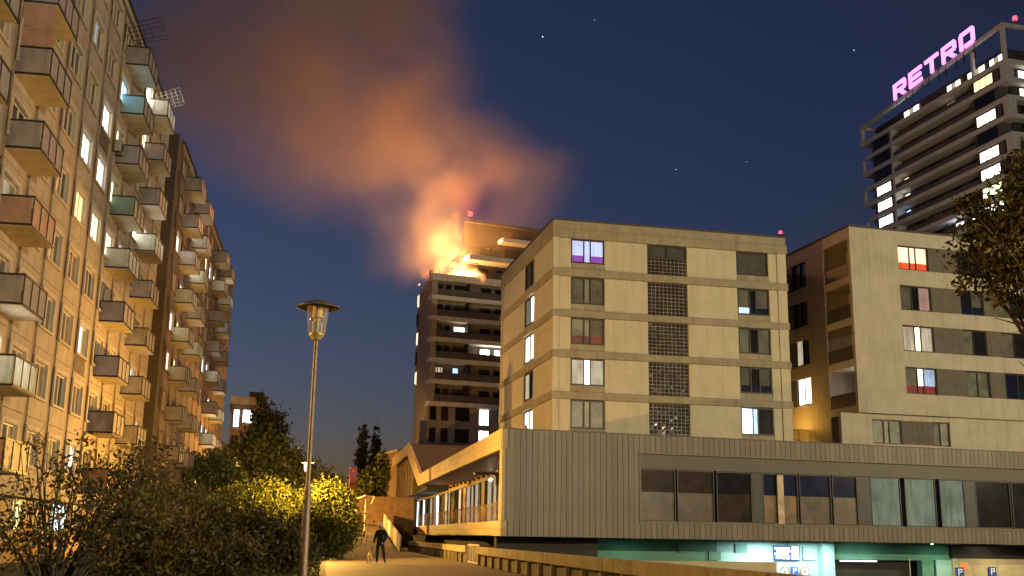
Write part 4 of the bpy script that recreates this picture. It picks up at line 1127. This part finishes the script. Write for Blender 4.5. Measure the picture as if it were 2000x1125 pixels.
def tree(x, y, label, blobs, n, size, mat, seed, trunk=.25, grp='trees behind the path', name='tree', z0=0, asp=1.7, clump=1.0, lim=10, shell=.55, base_h=None):
    fr = Fr(x, y, 0, z0)
    r_ = root(name, fr, label, 'tree', grp)
    c = blobs[0]
    top = Vector((c[0], c[1], c[2]))
    bh = base_h or top.z * .45
    m = MB(); p = Vector((0, 0, -.1)); rr = random.Random(seed)
    for i in range(1, 6):
        q = Vector((top.x * (i / 5) ** 1.5 + rr.uniform(-.1, .1), top.y * (i / 5) ** 1.5 + rr.uniform(-.1, .1), top.z * i / 5))
        m.tube(p, q, trunk * (1 - .15 * (i - 1)), trunk * (1 - .15 * i), n=9, caps=False); p = q
    m.build('trunk', 'bark', r_, fr)
    T = []
    for i in range(lim):
        b = rr.choice(blobs); v = Vector((rr.gauss(0, 1), rr.gauss(0, 1), rr.gauss(.3, 1))).normalized()
        T.append((b[0] + v.x * b[3] * .85, b[1] + v.y * b[4] * .85, b[2] + v.z * b[5] * .85))
    limbs('limb', (top.x * .35, top.y * .35, bh), T, trunk * .45, r_, fr, seed + 1, wig=.4, segs=5)
    leaves('crown', blobs, n, size, mat, r_, fr, seed, asp, clump, shell)
    return r_

# bright bush under the lit lamp
shrub(-13.6, 61.5, 'big bush lit yellow from behind by the street lamp', [(0, 0, 1.8, 2.8, 2.0, 1.9), (-2.2, 0, 1.6, 2.1, 1.7, 1.7), (1.7, .2, 1.6, 1.9, 1.6, 1.7), (.2, -.3, 2.9, 1.7, 1.3, 1.2), (-1.4, .2, 2.8, 1.5, 1.2, 1.1)], 46000, .085, 'leaf_yellow', 21, 26, .03, asp=2.6)
shrub(-9.9, 60.6, 'rounded yellow-green bush at the path edge behind the lamp pole', [(0, 0, 1.7, 1.7, 1.5, 1.8), (.0, 0, 2.9, 1.2, 1.1, 1.2), (-1.2, 0, 1.7, 1.4, 1.3, 1.5)], 26000, .085, 'leaf_yellow', 22, 20, .03, asp=2.6)
shrub(-7.9, 35.5, 'dim brown-green shrub in front of the lit bush', [(0, 0, .9, 1.4, 1.2, .95), (-1.3, .2, .95, 1.3, 1.1, .95), (-2.6, .2, 1.0, 1.2, 1, .95), (1.0, .2, .7, .9, .9, .75)], 14000, .085, 'leaf_dark', 23, 18)
shrub(-6.0, 20.0, 'dense dark shrub right of the bare-twigged one', [(0, 0, .85, 1.0, .9, .85), (-1.0, 0, 1.1, .8, .8, .9), (.9, .3, .7, .7, .7, .6)], 9000, .05, 'leaf_dark', 24, 16, .02)
shrub(-6.9, 17.0, 'tall straggly shrub with bare twigs against the beige block', [(.35, 0, 2.25, .62, .5, .5), (-.5, .1, 2.3, .42, .4, .42), (1.15, .1, 2.2, .5, .5, .5), (-.9, 0, 1.5, .5, .5, .6), (.2, 0, 1.3, .9, .7, .6), (1.3, 0, 1.4, .6, .5, .6)], 3000, .045, 'leaf_dark', 25, 46, .022, asp=2.2, clump=1.15)
shrub(-7.9, 15.6, 'low twiggy shrub at the foot of the beige block', [(0, 0, .9, .9, .7, .7), (-.4, 0, 1.5, .5, .5, .4), (.8, 0, 1.0, .6, .6, .6)], 1500, .045, 'leaf_dark', 26, 34, .016, asp=2.2, clump=1.2)
shrub(-11.5, 38, 'leafy shrub beneath the balconies of the beige block', [(0, 0, 1.5, 1.6, 1.2, 1.5), (1.5, .3, 1.4, 1.4, 1.2, 1.3)], 5000, .08, 'leaf_mid', 27, 14)
shrub(-14.6, 43, 'tall dark shrub against the corner strip of the brown block', [(0, 0, 2.2, 1.5, 1.3, 2.0), (1.6, .3, 1.6, 1.4, 1.3, 1.6)], 4200, .09, 'leaf_dark', 28, 14)
# background trees
def poplar(x, y, h, w, label, seed):
    tree(x, y, label, [(0, 0, h * .5, w, w, h * .42), (.1, 0, h * .75, w * .8, w * .8, h * .22), (-.1, 0, h * .32, w * .95, w, h * .26)], 9000, .2, 'leaf_mid', seed, .28, lim=4, clump=.55, shell=.25, grp='poplars behind the ramp', name='poplar_tree')
poplar(-24.2, 178, 20.3, 1.15, 'slim tall poplar behind the red pylon', 31)
poplar(-21.9, 177, 20.0, 1.05, 'slim tall poplar between the red pylon and the burning tower', 32)
tree(-15.6, 147, 'loose green tree before the tower podium', [(0, 0, 8.5, 3.0, 3, 3.4), (2, 0, 10.5, 1.8, 2, 2), (-2.5, 0, 7, 2.5, 2.5, 3)], 8000, .3, 'leaf_mid', 33)
tree(-25.5, 152, 'tree glowing brown behind the red pylon sign', [(0, 0, 6, 4.0, 3, 3.6), (-4, 0, 5, 3, 3, 3.2), (3, 0, 4.5, 3, 3, 3)], 9000, .28, 'leaf_olive', 34)
tree(-31.5, 149, 'broad low tree lit amber beyond the street lamps', [(0, 0, 5.5, 3.8, 3, 3.2), (3.6, 0, 4.8, 3, 3, 3), (-3.4, 0, 4.6, 3, 3, 3.2)], 9000, .26, 'leaf_olive', 35)
tree(-27.0, 118, 'dark round tree beside the distant flat block', [(0, 0, 8, 4, 3.5, 4.2), (3.4, 0, 6.6, 2.8, 3, 3.4), (-3, 0, 6.4, 3, 3, 3.6), (.5, 0, 4, 4.5, 3.5, 3)], 15000, .27, 'leaf_mid', 36)
tree(-31.0, 138, 'tall dark tree rising in front of the distant flat block roof', [(0, 0, 13, 2.2, 2.2, 4.5), (.9, 0, 9, 3, 3, 4), (-1, 0, 16, 1.3, 1.3, 3)], 9000, .3, 'leaf_mid', 37)
tree(-24.0, 88, 'dark leafy tree at the far end of the brown block', [(0, 0, 5.0, 2.2, 2.2, 2.6), (1.8, 0, 4, 2, 2, 2.4)], 8000, .2, 'leaf_mid', 38)
# overhanging tree, upper right
tree(14.6, 25.5, 'olive tree whose leafy boughs hang in from the upper right corner',
     [(-1.5, -0.5, 11.5, 2.3, 1.6, 1.6), (-2.5, -0.4, 12.2, 1.3, 1.1, 0.8), (-2.3, -0.5, 10.5, 1.5, 1.2, 0.62), (-1.2, -0.5, 13.3, 1.3, 1.2, 0.8), (-0.8, -0.5, 9.8, 1.5, 1.3, 0.9), (1.2, 0, 12.0, 2.6, 2.2, 3.0), (2.2, 0, 15.9, 2.4, 2, 2.2), (2.5, 0, 11.9, 2.4, 2.2, 3)],
     62000, .08, 'leaf_olive', 41, .22, grp='trees by the road', lim=18, asp=2.2, base_h=5, shell=.4, clump=.9, z0=-3)

# lawn: short grass along the path edge
def lawn():
    r_ = np.random.default_rng(9); n = 26000
    t = r_.uniform(-34, 30, n); s = r_.uniform(7.2, 13.5, n)
    M = np.array(fp.M)
    base = np.stack([t, s, np.full(n, -.03), np.ones(n)], 1) @ M.T
    base = base[:, :3]
    a = r_.uniform(0, 2 * np.pi, n); h = r_.uniform(.06, .17, n); w = .012 + .01 * r_.random(n)
    dx = np.stack([np.cos(a), np.sin(a), np.zeros(n)], 1)
    tip = base + np.stack([r_.normal(0, .05, n), r_.normal(0, .05, n), h], 1)
    V = np.stack([base - dx * w[:, None], base + dx * w[:, None], tip], 1).reshape(-1, 3)
    me = bpy.data.meshes.new('lawn_grass')
    me.from_pydata(V.tolist(), [], np.arange(3 * n).reshape(-1, 3).tolist()); me.materials.append(M_('grass'))
    return tag(link('lawn_grass', me), 'short dark grass on the lawn beside the path', 'grass', None, 'stuff')
lawn()

# ================================================================= WALKER AND DOG
def skin_mesh(name, verts, edges, radii, sub=2, rootv=0):
    me = bpy.data.meshes.new(name + '_cage'); me.from_pydata(verts, edges, [])
    o = bpy.data.objects.new(name + '_cage', me); col.objects.link(o)
    o.modifiers.new('skin', 'SKIN')
    for i, r_ in enumerate(radii):
        rx, ry = (r_ if isinstance(r_, tuple) else (r_, r_))
        me.skin_vertices[0].data[i].radius = (rx, ry)
    me.skin_vertices[0].data[rootv].use_root = True
    s = o.modifiers.new('sub', 'SUBSURF'); s.levels = sub; s.render_levels = sub
    dg = bpy.context.evaluated_depsgraph_get()
    out = bpy.data.meshes.new_from_object(o.evaluated_get(dg))
    bpy.data.objects.remove(o); out.name = name
    for p in out.polygons: p.use_smooth = True
    return out

fw = Fr(-5.72, 49.6, 0)
per = root('person', fw, 'person in dark clothes and white cap standing on the path with a dog', 'person')
V = [(0, 0, .93), (0, .01, 1.15), (0, .02, 1.36), (0, .0, 1.47), (-.01, -.02, 1.54), (-.02, -.03, 1.64), (-.02, -.03, 1.73),      # 0-6 pelvis..head
     (-.17, .01, 1.40), (-.25, .03, 1.15), (-.27, -.08, .95), (-.29, -.13, .88),                                                       # 7-10 left arm
     (.17, .01, 1.40), (.24, .0, 1.15), (.18, -.12, .98), (.12, -.18, .95),                                                            # 11-14 right arm
     (-.09, 0, .88), (-.12, .02, .48), (-.13, .05, .09), (-.15, -.07, .04),                                                            # 15-18 left leg
     (.09, 0, .88), (.17, .0, .48), (.24, .05, .09), (.29, -.05, .04)]                                                                 # 19-22 right leg
Eg = [(0, 1), (1, 2), (2, 3), (3, 4), (4, 5), (5, 6), (2, 7), (7, 8), (8, 9), (9, 10), (2, 11), (11, 12), (12, 13), (13, 14), (0, 15), (15, 16), (16, 17), (17, 18), (0, 19), (19, 20), (20, 21), (21, 22)]
rad = [(.16, .12), (.15, .11), (.17, .115), .075, .06, .095, .085, .085, .062, .05, .04, .085, .062, .05, .04, .105, .075, .055, .045, .105, .075, .055, .045]
pm_ = skin_mesh('body', V, Eg, rad)
for k in ('jacket', 'trousers', 'skin', 'shoe'): pm_.materials.append(M_(k))
for p in pm_.polygons:
    c = p.center
    p.material_index = 3 if c.z < .09 else 1 if c.z < .92 and abs(c.x) < .26 and not (c.z > .8 and abs(c.x) > .2) else 2 if (c.z > 1.49 or (c.z < .92)) else 0
body = link('body', pm_, per, fw)
MB().lathe([(.112, 0), (.118, .05), (.10, .12), (.06, .16), (0, .175)], (-.02, -.03, 1.66), n=16).add([(-.12, -.10, 1.675), (.08, -.10, 1.675), (.05, -.22, 1.65), (-.09, -.22, 1.65)], [(0, 1, 2, 3)]).build('cap', 'cap', per, fw, smooth=True)
MB().tube((-.05, -.12, 1.63), (-.05, -.145, 1.61), .016, .02, n=6).build('nose', 'skin', per, fw)
# five fingers on each hand
for (hx, hy, hz, sg) in ((-.29, -.13, .87, -1), (.12, -.18, .94, 1)):
    for i in range(4):
        a = Vector((hx - .025 + .017 * i, hy, hz)); b = a + Vector((0, -.03, -.045 - .006 * (1.5 - abs(i - 1.5)))); c = b + Vector((0, .012, -.035))
        MB().tube(a, b, .009, .0085, n=6).tube(b, c, .0085, .007, n=6).build('finger', 'skin', body, fw)
    a = Vector((hx - sg * .03, hy - .01, hz + .03)); b = a + Vector((-sg * .02, -.03, -.035))
    MB().tube(a, b, .01, .008, n=6).build('thumb', 'skin', body, fw)
MB().tube((-.16, .12, 1.36), (-.16, .1, 1.0), .05, .06, n=8).build('bag', 'cap', per, fw)
# dog
fdg = Fr(-6.15, 49.5, 100)
dog = root('dog', fdg, 'small sandy dog on a leash beside the person in the white cap', 'dog')
V = [(-.22, 0, .36), (-.05, 0, .35), (.16, 0, .37), (.27, 0, .46), (.33, 0, .54), (.43, 0, .52), (.50, 0, .50),
     (-.32, 0, .42), (-.40, 0, .52),
     (.17, .07, .26), (.16, .075, .13), (.18, .075, .02), (.17, -.07, .26), (.15, -.075, .13), (.17, -.075, .02),
     (-.18, .08, .26), (-.26, .085, .14), (-.24, .085, .02), (-.18, -.08, .26), (-.27, -.085, .14), (-.25, -.085, .02)]
Eg = [(0, 1), (1, 2), (2, 3), (3, 4), (4, 5), (5, 6), (0, 7), (7, 8), (2, 9), (9, 10), (10, 11), (2, 12), (12, 13), (13, 14), (0, 15), (15, 16), (16, 17), (0, 18), (18, 19), (19, 20)]
rad = [.10, .095, .115, .07, .075, .045, .03, .03, .015, .05, .028, .026, .05, .028, .026, .055, .03, .026, .055, .03, .026]
dm = skin_mesh('body', V, Eg, rad); dm.materials.append(M_('dog_fur'))
link('body', dm, dog, fdg)
for s_ in (-1, 1):
    MB().add([(.31, s_ * .05, .60), (.35, s_ * .06, .60), (.33, s_ * .075, .52)], [(0, 1, 2)]).tube((.33, s_ * .05, .585), (.31, s_ * .085, .53), .025, .012, n=6).build('ear', 'dog_fur', dog, fdg)
ls = MB()
a, b = Vector((-5.72 - .29, 49.6 - .14, .86)), fdg.M @ Vector((.25, 0, .5))
pr = a
for i in range(1, 7):
    q = a.lerp(b, i / 6) - Vector((0, 0, .12 * math.sin(math.pi * i / 6))); ls.tube(pr, q, .008, n=5); pr = q
tag(ls.build('leash', 'leash'), 'thin dark leash hanging from the hand to the sandy dog', 'leash')

# ================================================================= FIRE AND SMOKE
FIRE = FG.M @ Vector((4.0, 1.2, 37.8))
def vol_object(name, lobes, mn, mx, res, mat, warp, wscale, n_lo, n_hi, nscale, stretch=1.0, power=1.0):
    vd = bpy.data.volumes.new(name)
    o = bpy.data.objects.new(name, vd); col.objects.link(o); o.location = FIRE
    ng = bpy.data.node_groups.new(name + '_field', 'GeometryNodeTree')
    ng.interface.new_socket('Geometry', in_out='INPUT', socket_type='NodeSocketGeometry')
    ng.interface.new_socket('Geometry', in_out='OUTPUT', socket_type='NodeSocketGeometry')
    N, L = ng.nodes, ng.links
    go = N.new('NodeGroupOutput')
    pos = N.new('GeometryNodeInputPosition')
    def math_(op, a, b=None):
        m = N.new('ShaderNodeMath'); m.operation = op
        for i, v in enumerate((a, b)):
            if v is None: continue
            if isinstance(v, (int, float)): m.inputs[i].default_value = v
            else: L.new(v, m.inputs[i])
        return m.outputs[0]
    def vm(op, a, b):
        m = N.new('ShaderNodeVectorMath'); m.operation = op
        for i, v in enumerate((a, b)):
            if isinstance(v, tuple): m.inputs[i].default_value = v
            else: L.new(v, m.inputs[i])
        return m
    sp = vm('MULTIPLY', pos.outputs[0], (1, 1, 1 / stretch)).outputs[0]
    nz = N.new('ShaderNodeTexNoise'); nz.inputs['Scale'].default_value = wscale; nz.inputs['Detail'].default_value = 4; L.new(sp, nz.inputs['Vector'])
    off = vm('SUBTRACT', nz.outputs['Color'], (.5, .5, .5)).outputs[0]
    off = vm('MULTIPLY', off, (warp, warp, warp)).outputs[0]
    wp = vm('ADD', pos.outputs[0], off).outputs[0]
    acc = None
    for (x, y, z, r, k) in lobes:
        d = vm('DISTANCE', wp, (x, y, z)).outputs['Value']
        m = N.new('ShaderNodeMapRange'); m.interpolation_type = 'SMOOTHSTEP'
        m.inputs[1].default_value = r; m.inputs[2].default_value = r * .05; m.inputs[3].default_value = 0; m.inputs[4].default_value = k
        L.new(d, m.inputs[0])
        acc = m.outputs[0] if acc is None else math_('ADD', acc, m.outputs[0])
    n2 = N.new('ShaderNodeTexNoise'); n2.inputs['Scale'].default_value = nscale; n2.inputs['Detail'].default_value = 7; n2.inputs['Roughness'].default_value = .58
    s2 = vm('ADD', sp, off).outputs[0]; L.new(s2, n2.inputs['Vector'])
    mr = N.new('ShaderNodeMapRange'); mr.inputs[1].default_value = n_lo; mr.inputs[2].default_value = n_hi
    L.new(n2.outputs['Fac'], mr.inputs[0])
    dens = math_('MULTIPLY', acc, mr.outputs[0])
    if power != 1: dens = math_('POWER', math_('MAXIMUM', dens, 0.0), power)
    vc = N.new('GeometryNodeVolumeCube')
    L.new(dens, vc.inputs['Density']); vc.inputs['Background'].default_value = 0
    vc.inputs['Min'].default_value = mn; vc.inputs['Max'].default_value = mx
    vc.inputs['Resolution X'].default_value, vc.inputs['Resolution Y'].default_value, vc.inputs['Resolution Z'].default_value = res
    sm = N.new('GeometryNodeSetMaterial'); sm.inputs['Material'].default_value = mat
    L.new(vc.outputs[0], sm.inputs['Geometry']); L.new(sm.outputs[0], go.inputs[0])
    o.modifiers.new('field', 'NODES').node_group = ng
    vd.materials.append(mat)
    return o

ms = bpy.data.materials.new('smoke'); nt, N, L = nodes(ms)
N.remove(N['Principled BSDF'])
pv = N.new('ShaderNodeVolumePrincipled'); pv.inputs['Color'].default_value = (.94, .79, .60, 1); pv.inputs['Density'].default_value = .12; pv.inputs['Anisotropy'].default_value = .15
L.new(pv.outputs[0], N['Material Output'].inputs['Volume'])
smoke_lobes = [(-.5, 0, 3, 4.0, .3), (0, 0, 8, 3.8, .45), (.4, .5, 13, 5.0, .7), (-.5, 0, 19, 9, .9), (7.5, 1, 17.5, 8.5, .5), (12.5, 1, 16, 8, .32), (4, 0, 21, 8, .45),
               (-8, 0, 21, 11, .75), (-15, 1, 24, 14, .8), (-7, 1, 32, 13, .75), (-24, 0, 29, 16, .8), (-17, 0, 38, 16, .8), (-34, 2, 34, 18, .8), (-27, 0, 46, 19, .8), (-8, 1, 42, 12, .7), (-6, 1, 51, 11, .6), (-42, 1, 26, 14, .5), (-45, 2, 42, 18, .75), (-14, 0, 54, 17, .7), (-34, 0, 58, 18, .7),
               (-6, 0, 3, 6, .22), (-5, 0, 9.5, 6.5, .35), (-3, 0, 14, 6, .4), (-9.5, 0, 6, 7, .22), (-14, 0, 13, 9, .3), (-24, 0, 18, 12, .4), (-33, 0, 20, 12, .35), (5, 2.5, 6, 6, .6), (9, 3, 10, 6, .5)]
smoke = vol_object('smoke', smoke_lobes, (-64, -18, -4), (24, 18, 72), (150, 62, 130), ms, 9.0, .085, .26, .80, .075)
tag(smoke, 'fire-lit orange smoke plume drifting from the burning terrace', 'smoke', None, 'stuff')

mf = bpy.data.materials.new('flame'); nt, N, L = nodes(mf)
N.remove(N['Principled BSDF'])
at = N.new('ShaderNodeAttribute'); at.attribute_name = 'density'
rp_ = N.new('ShaderNodeValToRGB')
rp_.color_ramp.elements[0].color = (1, .22, .03, 1); rp_.color_ramp.elements[0].position = .0
rp_.color_ramp.elements[1].color = (1, .62, .22, 1); rp_.color_ramp.elements[1].position = .9
L.new(at.outputs['Fac'], rp_.inputs[0])
mu = N.new('ShaderNodeMath'); mu.operation = 'MULTIPLY'; mu.inputs[1].default_value = 1.7; L.new(at.outputs['Fac'], mu.inputs[0])
em = N.new('ShaderNodeEmission'); L.new(rp_.outputs[0], em.inputs[0]); L.new(mu.outputs[0], em.inputs[1])
L.new(em.outputs[0], N['Material Output'].inputs['Volume'])
flame_lobes = [(-.2, 0, .8, 1.6, 2.0), (1.2, 0, 1.0, 1.7, 2.4), (2.8, 0, .7, 1.3, 2.0), (3.5, .1, .4, 1.0, 1.2), (-1.6, 0, .7, 1.7, .6), (-3.0, 0, .5, 1.6, .35), (-4.2, .2, .4, 1.3, .25), (-1.0, 0, 2.2, 2.4, .6), (.7, 0, 2.6, 2.2, .65), (-.2, 0, 4.0, 2.2, .5), (-.5, 0, 5.5, 1.9, .4), (.3, .1, 6.8, 1.6, .3), (-.7, 0, 8.0, 1.5, .26), (-.2, 0, 9.4, 1.2, .15), (-2.4, 0, 1.6, 1.6, .3)]
flame = vol_object('flame', flame_lobes, (-6, -3.5, -.5), (7, 3.5, 12), (104, 56, 100), mf, 2.2, .55, .40, .64, .75, 1.5)
tag(flame, 'bright yellow flames leaping from the tower terrace', 'fire', None, 'stuff')
flr = bpy.data.objects.new('fire', None)
for i, (dx, dz, pw, rr_) in enumerate(((-2.2, 1.6, 4000, .1), (-2.6, 4, 6500, .1), (-2.4, 5.6, 9500, .1))):
    d = bpy.data.lights.new('fire_light', 'POINT'); d.energy = pw; d.color = (1, .43, .12); d.shadow_soft_size = rr_
    o = bpy.data.objects.new('fire_light', d); col.objects.link(o); o.parent = flame; o.location = (dx, -.6, dz)
# glowing debris
rr = random.Random(3)
for i, (dx, dz, s_) in enumerate(((-5.2, -1.2, .22), (1.6, 9.8, .12), (4.6, 4.2, .12), (-1.8, 8.9, .1))):
    m = MB(); q = [(rr.uniform(-s_, s_), rr.uniform(-s_, s_), rr.uniform(-s_, s_) * 1.6) for _ in range(5)]
    m.add(q, [(0, 1, 2), (0, 2, 3), (0, 3, 4), (1, 2, 4), (0, 4, 1)])
    e_ = m.build('ember', 'ember', None, Fr(FIRE.x + dx, FIRE.y - 1.5, 0, FIRE.z + dz))
    tag(e_, ('glowing scrap falling past the tower roof corner', 'glowing spark rising beside the flames', 'glowing spark above the upper balcony railing', 'glowing spark drifting left of the flames')[i], 'ember', 'sparks from the fire')

# ================================================================= STARS
sd_ = [((.0240567, .897223, .44092), 1.7, 'brightest star, high above the cream building'), ((.147947, .932658, .32903), 1.0, None), ((.293168, .86107, .415464), 1.1, None),
       ((.07, .885, .452), .7, None), ((.150, .864, .479), .8, None), ((-.19, .945, .267), .6, None), ((.21, .92, .333), .6, None)]
for d, s_, lb in sd_:
    v = Vector(d).normalized() * 3000
    m = MB().add([(s_, 0, 0), (-s_, 0, 0), (0, s_, 0), (0, -s_, 0), (0, 0, s_), (0, 0, -s_)], [(0, 2, 4), (2, 1, 4), (1, 3, 4), (3, 0, 4), (2, 0, 5), (1, 2, 5), (3, 1, 5), (0, 3, 5)])
    st = m.build('star', 'star', None, Fr(v.x, v.y, 0, v.z + CAM_H))
    tag(st, lb or 'tiny white star in the dark blue sky', 'star', 'stars')
bpy.data.objects.remove(flr)
